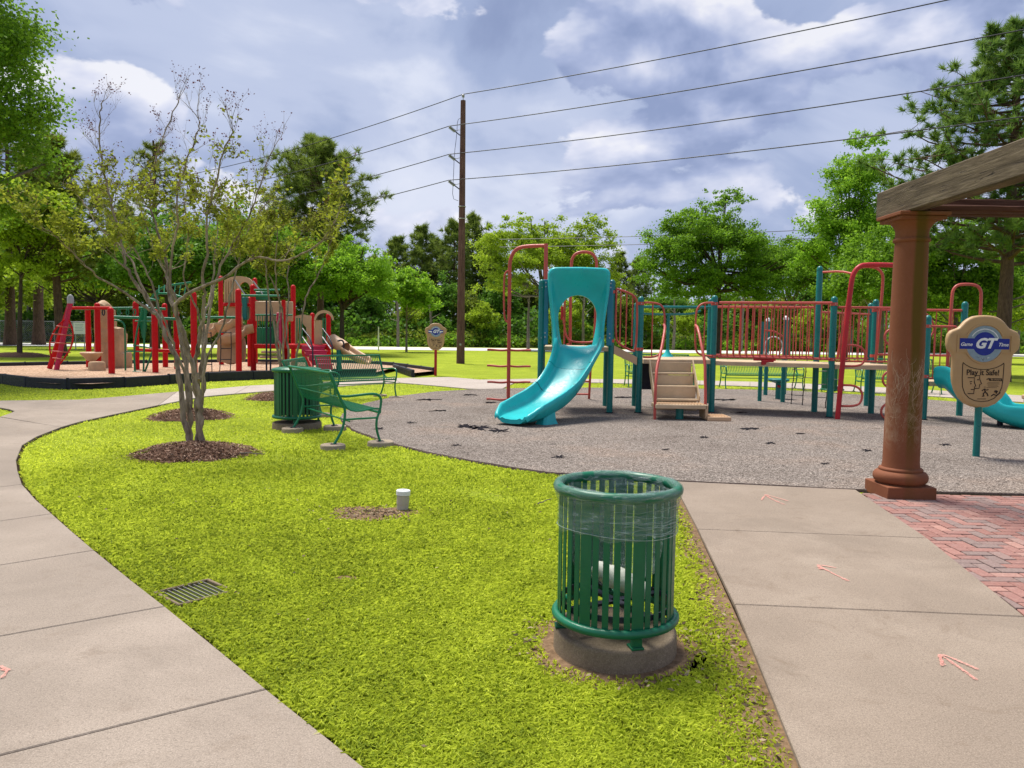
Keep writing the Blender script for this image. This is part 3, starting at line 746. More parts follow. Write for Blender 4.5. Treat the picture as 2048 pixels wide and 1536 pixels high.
pts = np.stack([px, py, pz], 1)
o = link('fallen_leaves', leafmesh('fallen_leaves', pts, .028, M['dryleaf'], r.uniform(0, 1, n), up=.8, aspect=.42, rng=r)); fill(o, 'dry leaves and wood chips scattered over the lawn and bare patches', 'leaf litter', kind='stuff')
# soil discs under bare patches
def m_soil():
    t = NT('bare_soil'); t.set(t.ramp(t.noise(25, 6, .7), [(.3, (.09, .055, .03)), (.7, (.26, .17, .10))]), .95, .1); t.bump(t.noise(60, 4), .6, .01); return t.m
M['soil'] = m_soil()
m = MB()
for c, rx, ry, sd in ((BARE[0][0], .40, .27, 1), (CAN.xy, .47, .47, 2), (BARE[1][0], .10, .06, 3)):
    m.add([(c.x+rx*(1+.12*math.sin(3*a+sd)+.08*math.sin(8*a))*math.cos(a), c.y+ry*(1+.12*math.sin(3*a+sd)+.08*math.sin(8*a))*math.sin(a), GZ+.004) for a in [2*PI*k/48 for k in range(48)]], [tuple(range(48))])
q = [on(a0, ld, y).xy for y in np.linspace(7.6, 2.2, 28)]
m.add([(p.x+.035, p.y, GZ+.004) for p in q]+[(p.x-(.05+.30*((7.6-p.y)/5.4)**1.2*(1+.4*math.sin(p.y*9))), p.y, GZ+.004) for p in q], [(i, i+1, i+29, i+28) for i in range(27)])
struct('bare_soil', m, M['soil'], smooth=False)
# ============================================================ PERGOLA
pg = thing('pergola', 'pergola corner of weathered timber beams on a terracotta column beside the brick paving', 'pergola', (4.0, 7.83, 0))
def column(parent, cx, cy, real=True):
    c = link('column', None, parent, (cx-parent.location.x, cy-parent.location.y, 0))
    mb = MB(); mb.box(-.245, .245, -.25, .25, -.02, .115, .006); ob(mb, 'plinth', M['column'], c)
    prof = [(.19, .11), (.215, .115)]+[(.205+.055*math.cos(a), .185+.062*math.sin(a)) for a in [R(d) for d in range(-80, 81, 16)]]+[(.205, .25), (.21, .262), (.205, .275), (.185, .285)]
    mb = MB(); mb.lathe(prof, 40); ob(mb, 'torus_base', M['column'], c, sharp=50)
    mb = MB(); mb.lathe([(.182, .28), (.173, .34), (.170, .9), (.167, 1.6), (.160, 2.3), (.154, 2.56)], 40); ob(mb, 'shaft', M['column'], c)
    mb = MB(); mb.lathe([(.154, 2.555), (.170, 2.565), (.175, 2.58), (.170, 2.595), (.156, 2.602), (.153, 2.66), (.160, 2.69), (.188, 2.735), (.208, 2.75), (.212, 2.765)], 40); ob(mb, 'capital', M['column'], c, sharp=50)
    mb = MB(); mb.box(-.225, .225, -.225, .225, 2.765, 2.80, .004); mb.box(-.25, .25, -.25, .25, 2.802, 2.838, .006); ob(mb, 'abacus', M['column'], c)
    if real:      # pale scratches scribbled over the lower shaft
        mb = MB(); rr = random.Random(12)
        for k in range(230):
            steep = rr.random() < .6; z = rr.gauss(1.0, .26) if steep else rr.gauss(.62, .16); a = rr.uniform(-2.9, .1); n_ = 7; L = rr.uniform(.05, .22)
            an = rr.gauss(1.45, .35) if steep else rr.gauss(.1, .35); cv = rr.uniform(-1.4, 1.4); pts = []; w = rr.uniform(.0007, .0019)
            if not .42 < z < 1.42: continue
            for i in range(n_+1):
                f_ = i/n_-.5; aa = an+cv*f_; pts.append((a, z)); a += math.cos(aa)*L/n_/.169; z += math.sin(aa)*L/n_
            mb.tube([((.1705-.002*(q[1]-.34))*math.cos(q[0]), (.1705-.002*(q[1]-.34))*math.sin(q[0]), q[1]) for q in pts], w, 3, False)
        o = ob(mb, 'scratches', M['scratch'], c); o['kind'] = 'stuff'
    return c
M['scratch'] = flat('pale_scratch', (.42, .30, .20), .9)
column(pg, 4.0, 7.83); column(pg, 4.0, 2.3, False); column(pg, 8.6, 7.83, False)
def rough_beam(name, x0, x1, y0, y1, z0, z1, mat, axis):
    """long timber, many cross sections so that the edges wander"""
    n = 26; loops = []; rr = random.Random(hash((round(x0, 2), round(y0, 2))) % 1000)
    for k in range(n+1):
        t = k/n; w = lambda: rr.uniform(-.004, .004); c = .012
        if axis == 1:
            y = y0+(y1-y0)*t; q = [(x0+c, z0), (x1-c, z0), (x1, z0+c), (x1, z1-c), (x1-c, z1), (x0+c, z1), (x0, z1-c), (x0, z0+c)]; loops.append([(a+w(), y, b+w()) for a, b in q])
        else:
            x = x0+(x1-x0)*t; q = [(y0+c, z0), (y1-c, z0), (y1, z0+c), (y1, z1-c), (y1-c, z1), (y0+c, z1), (y0, z1-c), (y0, z0+c)]; loops.append([(x, a+w(), b+w()) for a, b in q])
    mb = MB(); mb.loft(loops, True, True, True); return ob(mb, name, mat, pg, True, sharp=30)
rough_beam('beam', 3.84, 4.00, 1.6, 8.28, 2.84, 3.13, M['beamY'], 1)
rough_beam('cross_beam', 4.04, 9.2, 7.80, 7.94, 2.84, 3.0, M['beamX'], 0)
rough_beam('cross_beam', 4.04, 9.2, 7.58, 7.76, 2.84, 2.9, M['beamX'], 0)
for yy in (6.1, 4.6, 3.1): rough_beam('rafter', 4.0, 9.2, yy, yy+.09, 3.0, 3.16, M['beamY'], 0)

# ============================================================ TRASH RECEPTACLES
def receptacle(loc, rz, label, fine=True):
    t = thing('trash_can', label, 'trash can', loc, rz, 'green slatted trash cans')
    rt, rb, zt, zb = .318, .322, .73, .072
    mb = MB(); mb.tube([(.303*math.cos(a), .303*math.sin(a), zt) for a in [2*PI*k/56 for k in range(56)]], .027, 10, closed=True); ob(mb, 'top_ring', M['binring'], t)
    mb = MB(); mb.tube([(.306*math.cos(a), .306*math.sin(a), zb) for a in [2*PI*k/56 for k in range(56)]], .022, 10, closed=True); ob(mb, 'bottom_ring', M['binring'], t)
    mb = MB()
    for z in (.12,):
        loop = lambda r, zz: [(r*math.cos(2*PI*k/40), r*math.sin(2*PI*k/40), zz) for k in range(40)]
        mb.loft([loop(.278, z), loop(.285, z), loop(.285, z+.03), loop(.278, z+.03), loop(.278, z)])
    for a in (0, PI/2): mb.box(-.28, .28, -.02, .02, .125, .14, 0, Matrix.Rotation(a+.4, 4, 'Z'))
    ob(mb, 'inner_hoop', M['dark'], t)
    cache = {}
    n = 35
    for k in range(n):
        a = 2*PI*k/n+.13; wide = (k % 5 == 0); w = .062 if wide else .031
        key = wide
        if key not in cache:
            q = MB(); q.box(.291, .297, -w/2, w/2, .075, .725, .0015); cache[key] = q.mesh('slat', M['binpaint'])
        s = link('slat', cache[key], t); s.rotation_euler = (0, 0, a)
        if k in (0, 10, 25):
            q = MB(); q.box(.275, .296, -.028, .028, -.005, .08, .003); q.box(.24, .31, -.032, .032, -.006, .006, .002)
            l = ob(q, 'foot', M['binpaint'], t); l.rotation_euler = (0, 0, a)
    return t
def footing(loc, r, h, label, group=None, seed=0, mat='pad'):
    rr = random.Random(seed); n = 30
    def loop(rad, z): return [(rad*(1+.012*math.sin(3*a+seed)+rr.uniform(-.008, .008))*math.cos(a), rad*(1+.012*math.sin(3*a+seed)+rr.uniform(-.008, .008))*math.sin(a), z+rr.uniform(-.002, .002)) for a in [2*PI*k/n for k in range(n)]]
    mb = MB(); mb.loft([loop(r*1.0, -.12), loop(r*.99, h-.02), loop(r*.965, h-.004), loop(r*.92, h)], True, False, True)
    o = ob(mb, 'concrete_footing', M[mat], sharp=60); o.location = loc; return fill(o, label, 'footing', group)
footing((CAN.x, CAN.y, 0), .320, .085, 'round concrete footing under the nearest green slatted trash can', 'round concrete footings', 1)
tc1 = receptacle((CAN.x, CAN.y, .09), R(-83.5), 'dark green slatted trash can with clear liner in the near lawn')
footing((CAN2.x, CAN2.y, 0), .40, .075, 'round concrete footing under the green bin behind the benches', 'round concrete footings', 2)
tc2 = receptacle((CAN2.x, CAN2.y, .085), .3, 'dark green slatted trash can beside the cluster of green benches'); tc2.scale = (1.22, 1.22, 1.16)
mb = MB(); mb.lathe([(.30, .735), (.27, .765), (.16, .775), (.15, .76)], 32); ob(mb, 'lid', M['binpaint'], tc2)
mb = MB(); mb.lathe([(.27, .12), (.27, .72)], 32); ob(mb, 'inner_drum', M['dark'], tc2)
C3 = G(1664, 785); tc3 = receptacle((C3.x, C3.y, .02), .8, 'green slatted trash can beyond the play structure, near the far walk')
# liner
def film_tube(rf, zf, n=72, m=16, seed=0):
    rr = np.random.default_rng(seed); ph = rr.uniform(0, 6.28, 8); mb = MB(); loops = []
    for j in range(m+1):
        t = j/m; z = zf(t); r0 = rf(t); l = []
        for k in range(n):
            a = 2*PI*k/n
            w = .006*math.sin(9*a+ph[0]+3*t)+.004*math.sin(17*a+ph[1]-2*t)+.003*math.sin(31*a+ph[2]+5*t)
            zz = z+(.012*math.sin(5*a+ph[3])+.008*math.sin(13*a+ph[4]))*(1 if j in (0, m) else .3)
            l.append(((r0+w*(1.0 if r0 < .27 else .25))*math.cos(a), (r0+w*(1.0 if r0 < .27 else .25))*math.sin(a), zz))
        loops.append(l)
    mb.loft(loops); return mb
lin = thing('trash_liner', 'clear plastic liner stretched over the rim of the nearest trash can', 'liner bag', (CAN.x, CAN.y, .09))
def wall_r(t): return .265*(1-.25*t) if t < .8 else .265*(.8-(t-.8)*3.0)
ob(film_tube(lambda t: max(.02, wall_r(t)), lambda t: .72-.50*t, seed=1), 'bag_wall', M['film'], lin)
def cuff_r(t): return .303+.0285*math.sin(min(1, t*3.5)*PI-PI/2) if t < .28 else .3315-.0275*min(1, (t-.28)*3.2)
ob(film_tube(lambda t: cuff_r(t), lambda t: (.73+.030*math.sin(PI*min(1, t*3.5))) if t < .28 else .73-(t-.28)/.72*.20, m=22, seed=2), 'bag_cuff', M['film'], lin)
M['foldgrey'] = flat('taut_film_fold', (.30, .38, .34), .3)
m = MB()
rr = random.Random(4)
for k in range(16):      # taut folds twisted round the slats
    z = rr.uniform(.54, .68); s0 = rr.uniform(-1.9, -.4); ln = rr.uniform(.5, 1.5); sl_ = rr.uniform(-.05, .03)
    m.tube([(.3085*math.cos(s0+ln*i/14), .3085*math.sin(s0+ln*i/14), z+sl_*i/14+.004*math.sin(i)) for i in range(15)], .0008, 4)
m.tube([(.3075*math.cos(2*PI*i/60), .3075*math.sin(2*PI*i/60), .535+.012*math.sin(2*PI*i/60*2)) for i in range(60)], .0014, 5, closed=True)
ob(m, 'fold', M['foldgrey'], lin)
m = MB(); rr = random.Random(8)
for k in range(26):      # loose gathers of film hanging inside the rim
    a = rr.uniform(0, 2*PI); w = rr.uniform(.015, .045); dz = rr.uniform(.05, .14); n_ = 6; L1 = []
    for j in range(5):
        t_ = j/4; L1.append([((.283-.02*t_+.014*math.sin(PI*i/n_)*(1-t_*.5))*math.cos(a+(i/n_-.5)*w*6*(1-.5*t_)), (.283-.02*t_+.014*math.sin(PI*i/n_)*(1-t_*.5))*math.sin(a+(i/n_-.5)*w*6*(1-.5*t_)), .752-.008*t_-dz*t_+.012*math.sin(i*1.9+k)) for i in range(n_+1)])
    m.loft(L1, False)
ob(m, 'gather', M['film'], lin)['kind'] = 'stuff'
def blob(name, label, loc, sc, seed, mat):
    import bmesh
    bm = bmesh.new(); bmesh.ops.create_icosphere(bm, subdivisions=3, radius=1); r = np.random.default_rng(seed); A = r.normal(size=(9, 3))*2.6; ph = r.uniform(0, 6.28, 9)
    for v in bm.verts:
        d = sum(math.sin(float(A[i] @ np.array(v.co))*1.0+ph[i]) for i in range(9))/9; v.co *= 1+.35*d
        v.co.x *= sc[0]; v.co.y *= sc[1]; v.co.z *= sc[2]
    me = bpy.data.meshes.new(name); bm.to_mesh(me); bm.free(); me.materials.append(mat)
    me.polygons.foreach_set('use_smooth', [True]*len(me.polygons)); o = link(name, me); o.location = loc; o.rotation_euler = (0, .45, 0); return fill(o, label, 'litter')
blob('crumpled_bag', 'crumpled white plastic bag lying in the bottom of the nearest trash can', (CAN.x-.01, CAN.y-.08, .37), (.14, .07, .06), 3, M['bagwhite'])
blob('paper_wad', 'small white paper wad at the right inside the nearest trash can', (CAN.x+.10, CAN.y-.04, .305), (.07, .07, .05), 8, M['bagwhite'])

# ============================================================ BENCHES
PROF = [(-.335, .965), (-.325, .968), (-.30, .93), (-.255, .81), (-.205, .68), (-.155, .575), (-.105, .50), (-.045, .455), (.03, .438), (.12, .440), (.22, .455), (.31, .468), (.365, .462), (.395, .435), (.392, .405), (.37, .392)]
def bench(label, loc, rz, L=1.85, fine=True, group='green metal strap benches', pads=True, padn=''):
    t = thing('park_bench', label, 'bench', loc, rz, group)
    prof = smooth_path([(0, a, b) for a, b in PROF], 1); w = .016; n = int(L/.050); cache = None
    def strip(mb, x):
        loops = []
        for i, p in enumerate(prof):
            a = prof[min(i+1, len(prof)-1)]-prof[max(i-1, 0)]; nr = Vector((0, -a.z, a.y)).normalized()*.0025
            loops.append([(x-w/2, p.y+nr.y, p.z+nr.z), (x+w/2, p.y+nr.y, p.z+nr.z), (x+w/2, p.y-nr.y, p.z-nr.z), (x-w/2, p.y-nr.y, p.z-nr.z)])
        mb.loft(loops, True, True, True)
    if fine:
        q = MB(); strip(q, 0); me = q.mesh('strap', M['green'])
        for k in range(n): link('strap', me, t, (-L/2+(k+.5)*L/n, 0, 0))
    else:
        q = MB()
        for k in range(n): strip(q, -L/2+(k+.5)*L/n)
        o = ob(q, 'straps', M['green'], t); o['kind'] = 'stuff'
    m = MB(); m.tube([(-L/2, -.332, .972), (L/2, -.332, .972)], .019, 8); ob(m, 'top_rail', M['green'], t)
    m = MB(); m.tube([(-L/2, .372, .41), (L/2, .372, .41)], .017, 8); ob(m, 'front_rail', M['green'], t)
    m = MB(); m.box(-L/2, L/2, -.20, -.17, .628, .640, .002); m.box(-L/2, L/2, .08, .11, .425, .434, .002); m.tube([(-L/2, -.05, .30), (L/2, -.05, .30)], .012, 6); ob(m, 'stretcher', M['green'], t)
    for sx in (-1, 1):
        x = sx*(L/2+.012); V = lambda *q: smooth_path([(x, a, b) for a, b in q], 2)
        f = ob(MB().tube(V((-.34, .985), (-.27, .82), (-.18, .60), (-.12, .48), (-.125, .33), (-.165, .18), (-.235, .06), (-.275, .0)), .019, 8), 'rear_leg', M['green'], t)
        f = ob(MB().tube(V((-.20, .655), (-.10, .645), (.08, .66), (.26, .675), (.36, .66), (.405, .60), (.40, .52), (.385, .43), (.34, .33), (.33, .20), (.36, .08), (.39, .0)), .018, 8), 'front_leg', M['green'], t)
        ob(MB().tube([(x, -.125, .33), (x, .335, .335)], .014, 6), 'side_brace', M['green'], t)
        m = MB(); m.tube([(x, a, b) for a, b in PROF[2:]], .012, 6); ob(m, 'side_rim', M['green'], t)
        m = MB(); m.box(x-.04, x+.04, -.325, -.235, -.002, .006, .001); m.box(x-.04, x+.04, .345, .44, -.002, .006, .001)
        for yy in (-.31, -.25, .36, .42): m.lathe([(.007, .006), (.007, .014)], 8, (x, yy, 0))
        ob(m, 'foot_plate', M['dark'], t)
    if pads:
        mt = Matrix.Translation(loc)@Matrix.Rotation(rz, 4, 'Z'); k = 0
        for sx in (-1, 1):
            for yy, nm in ((-.29, 'rear'), (.40, 'front')):
                p = mt@Vector((sx*(L/2+.01), yy, 0))
                footing((p.x, p.y, 0), .17 if nm == 'rear' else .185, loc[2]-.001, f'small round concrete footing under the {nm} {"far" if (mt.to_3x3()@Vector((sx, 0, 0))).y > 0 else "near"} foot of {padn}', 'round concrete footings', int(k+loc[1]*10), 'pad2'); k += 1
    return t
def rz_of(ex): return math.atan2(ex[1], ex[0])
bench('green strap bench seen from behind, nearest of the cluster, facing the rubber surface', (-2.70, 11.42, .045), rz_of((.52, -.854)), 1.98, padn='the nearest bench')
bench('green strap bench behind the slatted bin, side on to the camera, second of the cluster', (-4.02, 15.35, .03), rz_of((0.06, -1)), 1.9, padn='the second bench')
bench('green strap bench facing the camera before the chip bed, farthest of the cluster', (-3.70, 18.2, .02), rz_of((-.72, -.70)), 1.75, padn='the farthest clustered bench')
bench('distant green bench partly behind the tan steps of the play structure', (4.55, 23.9, .0), PI+.05, 2.0, False, pads=False)
bench('distant green bench under the long red railing, seen below the bridge deck', (7.65, 23.7, .0), PI+.03, 2.35, False, pads=False)
bench('distant green bench to the left behind the terracotta column', (11.3, 22.6, .0), PI-.1, 2.2, False, pads=False)

# ============================================================ SMALL GROUND THINGS
# drain inlet
dc = sum(DR, Vector())/4; ang = math.atan2((DR[2]-DR[3]).y, (DR[2]-DR[3]).x)
d = thing('drain_grate', 'rusty steel bar drain grate in a concrete rim at the edge of the curved walk', 'drain grate', (dc.x, dc.y, 0), ang)
mt = (Matrix.Translation((dc.x, dc.y, 0))@Matrix.Rotation(ang, 4, 'Z')).inverted()
hw, hh = .158, .150
mb = MB()
for q in ((-hw-.02, hw+.02, -hh-.014, -hh), (-hw-.02, hw+.02, hh, hh+.014), (-hw-.02, -hw, -hh, hh), (hw, hw+.02, -hh, hh)): mb.box(*q, -.20, -.008, .004)
ob(mb, 'rim', M['pad'], d)
mb = MB(); mb.box(-hw+.002, hw-.002, -hh+.002, hh-.002, -.42, -.40); mb.box(-hw-.01, hw+.01, hh, hh+.01, -.42, -.03); mb.box(-hw-.01, hw+.01, -hh-.01, -hh, -.42, -.03); mb.box(-hw-.01, -hw, -hh, hh, -.42, -.03); mb.box(hw, hw+.01, -hh, hh, -.42, -.03); ob(mb, 'sump', M['dark'], d)
mb = MB(); mb.box(-.0024, .0024, -hh+.003, hh-.003, -.026, -.014, 0); me = mb.mesh('bar', M['iron'])
for k in range(9): o = link('bar', me, d, (-hw+.03+k*(2*hw-.06)/8, 0, 0))
# clean-out pipe
pp = G(805, 1012); d = thing('cleanout_pipe', 'short weathered white capped pipe standing up in the lawn', 'pipe', (pp.x, pp.y, GZ)); d.rotation_euler = (0, R(2.5), .4)
ob(MB().lathe([(.052, -.05), (.054, .05), (.057, .052), (.057, .125), (.054, .13)], 28), 'pipe', M['pvc'], d, sharp=30)
mb = MB(); mb.lathe([(.056, .132), (.064, .134), (.065, .17), (.061, .177), (.012, .178)], 28); mb.box(-.012, .012, -.012, .012, .177, .188, .002); ob(mb, 'cap', M['white'], d, sharp=30)
# chalk arrows, flat drawings on the concrete
def arrow(strokes, label, r=.009):
    rr = random.Random(len(label)); V = []; F = []; z = .0045
    for st in strokes:
        pts = smooth_path(gp(*st), 2); b = len(V); n = len(pts)
        for i, p in enumerate(pts):
            a = pts[min(i+1, n-1)]-pts[max(i-1, 0)]; nr = Vector((-a.y, a.x, 0)).normalized()*r*rr.uniform(.6, 1.4)
            V += [(p.x+nr.x, p.y+nr.y, z), (p.x-nr.x, p.y-nr.y, z)]
        F += [(b+2*i, b+2*i+1, b+2*i+3, b+2*i+2) for i in range(n-1)]; z += .0012
    mb = MB(); mb.add(V, F); fill(ob(mb, 'chalk_arrow', M['chalk'], smooth=False), label, 'chalk arrow', 'pink chalk arrows')
arrow([[(1570, 1010), (1545, 1000), (1530, 990)], [(1523, 1001), (1530, 991), (1537, 992)], [(1530, 990), (1552, 996), (1576, 1003)]], 'small pink chalk arrow on the concrete slab nearest the rubber surface')
arrow([[(1697, 1163), (1670, 1150), (1638, 1133)], [(1640, 1140), (1636, 1131), (1652, 1133), (1672, 1137)], [(1645, 1140), (1640, 1136), (1636, 1131)]], 'pink chalk arrow on the middle concrete slab beside the brick paving')
arrow([[(1954, 1362), (1920, 1337), (1880, 1310)], [(1890, 1332), (1881, 1322), (1879, 1309), (1900, 1316), (1957, 1341)], [(1884, 1334), (1882, 1322), (1880, 1312)]], 'largest pink chalk arrow at the right on the foremost concrete slab', .008)
arrow([[(-30, 1338), (18, 1342)], [(18, 1342), (0, 1334)], [(16, 1342), (4, 1358)]], 'pink chalk mark at the left edge on the curved walk', .008)
# twigs
def twig(a, b, label, r=.006):
    A, B = G(*a), G(*b); mb = MB(); k = 5; rr = random.Random(int(a[0]))
    mb.tube([A+(B-A)*(i/k)+Vector((rr.uniform(-.01, .01), rr.uniform(-.01, .01), .018+rr.uniform(0, .012))) for i in range(k+1)], [r*(1-.12*i) for i in range(k+1)], 6)
    fill(ob(mb, 'fallen_twig', M['barkgrey']), label, 'twig')
twig((478, 909), (530, 911), 'pale fallen stick lying off the right side of the nearest mulch mound', .010)
twig((1074, 1012), (1103, 1003), 'short fallen twig in the lawn just left of the nearest trash can', .007)

# ============================================================ SAFETY SIGNS
def text(parent, name, s, size, x, z, mat, bold=.0, shear=0.0, y=-.001, squeeze=1.0):
    cu = bpy.data.curves.new('t', 'FONT'); cu.body = s; cu.size = size; cu.align_x = 'CENTER'; cu.align_y = 'CENTER'; cu.extrude = .0012; cu.offset = bold; cu.shear = shear; cu.resolution_u = 3
    tmp = bpy.data.objects.new('t', cu); COL.objects.link(tmp); bpy.context.view_layer.update()
    me = bpy.data.meshes.new_from_object(tmp.evaluated_get(bpy.context.evaluated_depsgraph_get())); bpy.data.objects.remove(tmp); bpy.data.curves.remove(cu)
    me.materials.clear(); me.materials.append(mat); me.transform(Matrix.Translation((x, y, z))@Matrix.Rotation(PI/2, 4, 'X')@Matrix.Diagonal((squeeze, 1, 1, 1)))
    return link(name, me, parent)
HALF = [(0, 0), (.08, .004), (.155, .018), (.22, .05), (.27, .09), (.31, .14), (.345, .175), (.395, .195), (.445, .215), (.48, .26), (.492, .32), (.492, .40), (.478, .455), (.45, .49), (.42, .515), (.405, .55), (.40, .62), (.398, .80), (.385, .91), (.35, 1.02), (.29, 1.12), (.21, 1.195), (.11, 1.24), (0, 1.255)]
def sign(loc, label, postmat, zc, s=1.0, rz=0.0, zpost=.70, full=True):
    t = thing('safety_sign', label, 'sign', loc, rz)
    pts = [(a, -b) for a, b in HALF]+[(-a, -b) for a, b in HALF[-2:0:-1]]
    pts = [(a, b) for a, b in pts]; T = .05
    ins = lambda d: inset(pts, d)
    def L(d, y): return [(p.x*s, y*s, zc+p.y*s) for p in ins(d)]
    mb = MB(); mb.loft([L(.035, T), L(.012, T-.008), L(.0, T-.03), L(.0, -T+.03), L(.010, -T+.010), L(.028, -T), L(.05, -T)][::-1], True, True, True)
    ob(mb, 'board', M['signtan'], t, sharp=60)
    # raised frames round the two panels
    def ring(pp, w, y0, y1, nm, mat, par=t):
        a = [(p[0]*s, y0*s, zc+p[1]*s) for p in pp]; q = inset(pp, w); b = [(p.x*s, y0*s, zc+p.y*s) for p in q]
        a2 = [(p[0]*s, y1*s, zc+p[1]*s) for p in pp]; b2 = [(p.x*s, y1*s, zc+p.y*s) for p in q]
        mb = MB(); mb.loft([a, a2, b2, b]); return ob(mb, nm, mat, par, sharp=30)
    cz = -.385; logo = []
    def arc(r, a0_, a1_, n): return [(r*math.cos(R(a0_+(a1_-a0_)*k/n)), cz+r*math.sin(R(a0_+(a1_-a0_)*k/n))) for k in range(n+1)]
    def badge(r, hw_, hh_): return [(hw_, cz-hh_), (hw_, cz+hh_)]+arc(r, math.degrees(math.asin(hh_/r)), 180-math.degrees(math.asin(hh_/r)), 20)+[(-hw_, cz+hh_), (-hw_, cz-hh_)]+arc(r, 180+math.degrees(math.asin(hh_/r)), 360-math.degrees(math.asin(hh_/r)), 20)
    pf = badge(.27, .37, .12); ring(pf, .016, -T+.001, -T-.012, 'badge_frame', M['signtan'])
    def flatp(pp, y, nm, mat, par=t):
        mb = MB(); n = len(pp); mb.add([(p[0]*s, y*s, zc+p[1]*s) for p in pp], [tuple(range(n))]); return ob(mb, nm, mat, par, smooth=False)
    flatp(arc(.245, 0, 360, 47)[:-1], -T-.002, 'grey_ring', M['inkgrey'])
    flatp(badge(.158, .335, .072), -T-.004, 'blue_badge', M['inkblue'])
    if full:
        o = text(t, 'lettering', 'GT', .185*s, -.005*s, zc+(cz-.0)*s, M['inkwhite'], .008, .35, (-T-.0065)*s, 1.05)
        text(t, 'lettering', 'Game', .066*s, -.247*s, zc+(cz-.01)*s, M['inkwhite'], .001, .3, (-T-.0065)*s, 1.0)
        text(t, 'lettering', 'Time', .066*s, .25*s, zc+(cz-.01)*s, M['inkwhite'], .001, .3, (-T-.0065)*s, 1.0)
    else:
        text(t, 'lettering', 'GT', .2*s, 0, zc+cz*s, M['inkwhite'], .008, .35, (-T-.0065)*s); flatp([(-.33, cz-.015), (-.17, cz-.05), (-.17, cz+.02), (-.33, cz+.03)], -T-.006, 'print', M['inkwhite']); flatp([(.33, cz-.015), (.17, cz-.05), (.17, cz+.02), (.33, cz+.03)][::-1], -T-.006, 'print', M['inkwhite'])
    # tiny letters round the ring
    mb = MB()
    for k in range(46):
        a = R(20+k*3.1) if k < 42 else R(250+(k-42)*10)
        for _ in (0,):
            r_ = .198; x, z = r_*math.cos(a), cz+r_*math.sin(a); mb.box((x-.0035)*s, (x+.0035)*s, (-T-.0038)*s, (-T-.002)*s, zc+(z-.008)*s, zc+(z+.008)*s)
    for k in range(9):
        a = R(250+k*5); x, z = .198*math.cos(a), cz+.198*math.sin(a); mb.box((x-.0035)*s, (x+.0035)*s, (-T-.0038)*s, (-T-.002)*s, zc+(z-.008)*s, zc+(z+.008)*s)
    o = ob(mb, 'ring_letters', M['inkwhite'], t, smooth=False)
    # lower panel outline
    pz = [(-.275, -.635), (-.24, -.665), (-.17, -.70), (-.08, -.722), (0, -.728), (.08, -.722), (.17, -.70), (.24, -.665), (.275, -.635), (.283, -.66), (.28, -.85), (.27, -.97), (.235, -1.06), (.17, -1.125), (.09, -1.16), (0, -1.17), (-.09, -1.16), (-.17, -1.125), (-.235, -1.06), (-.27, -.97), (-.28, -.85), (-.283, -.66)]
    ring(pz, .009, -T+.001, -T-.004, 'panel_outline', M['inkbrown'])
    def line(q, w=.006, nm='drawing', mb=None):
        pts_ = [Vector((a*s, (-T-.002)*s, zc+b*s)) for a, b in q]; mb.tube(pts_, w*s, 4)
    text(t, 'lettering', 'Play it Safe!', .105*s, 0, zc-.775*s, M['inkbrown'], .002, 0, (-T-.003)*s, .93)
    mb = MB()
    line([(-.20, -.845), (-.11, -.845), (-.11, -.90), (-.085, -.96), (-.105, -.965), (-.10, -1.0), (-.15, -1.005)], mb=mb); line([(-.105, -1.0), (-.11, -1.06), (-.19, -1.06)], mb=mb)
    line([(-.11, -.815), (-.04, -.815), (-.04, -.86), (-.01, -.925), (-.035, -.935), (-.04, -.985), (-.10, -.99)], mb=mb)
    line([(-.17, -.90), (-.14, -.895)], mb=mb); line([(-.16, -.925), (-.15, -.925)], .009, mb=mb); line([(-.07, -.87), (-.055, -.87)], .009, mb=mb)
    line([(.035, -.965), (.035, -.97)], .014, mb=mb); line([(.03, -.99), (.045, -1.03), (.02, -1.06), (.03, -1.09), (.01, -1.095)], .009, mb=mb); line([(.045, -1.03), (.075, -1.06), (.085, -1.09)], .009, mb=mb); line([(.0, -1.02), (.03, -.995), (.065, -1.01), (.085, -1.0)], .007, mb=mb)
    line([(.13, -1.09), (.16, -1.065), (.20, -1.08), (.25, -1.04)], .008, mb=mb); line([(.17, -1.03), (.19, -1.02), (.21, -1.03)], .013, mb=mb); line([(.19, -1.04), (.20, -1.05)], .011, mb=mb)
    line([(.055, -.865), (.085, -.85), (.09, -.87)], .007, mb=mb)
    line([(-.06, -1.13), (.06, -1.13)], .004, mb=mb)
    for k, (x0, x1) in enumerate(((.07, .23), (.06, .235), (.07, .21), (.08, .22), (.06, .2))): line([(x0, -.905-.017*k), (x1, -.907-.017*k)], .0022, mb=mb)
    line([(-.006, -.605), (-.014, -.6), (-.006, -.595)], .005, mb=mb)
    ob(mb, 'drawing', M['inkbrown'], t)
    mb = MB(); mb.box(.09*s, .262*s, (-T-.004)*s, (-T-.001)*s, zc-.885*s, zc-.848*s); ob(mb, 'print_bar', M['inkbrown'], t)
    if full: text(t, 'lettering', 'Be Aware', .034*s, .178*s, zc-.866*s, M['signtan'], 0, 0, (-T-.0055)*s)
    ob(MB().tube([(0, 0, -.05), (0, 0, zpost)], .045*s if full else .05, 12), 'post', postmat, t)
    return t
sg = G(1949, 913)
sign((sg.x+.02, sg.y, 0), 'tan play safety sign with blue badge on a teal post, right of the terracotta column', M['tealpost'], 1.925, 1.0, 0, .75)
sg2 = G(871, 750)
sign((sg2.x, sg2.y, 0), 'small distant tan safety sign on a red post by the timber border', M['red'], 1.90, .80, .05, .93, False)

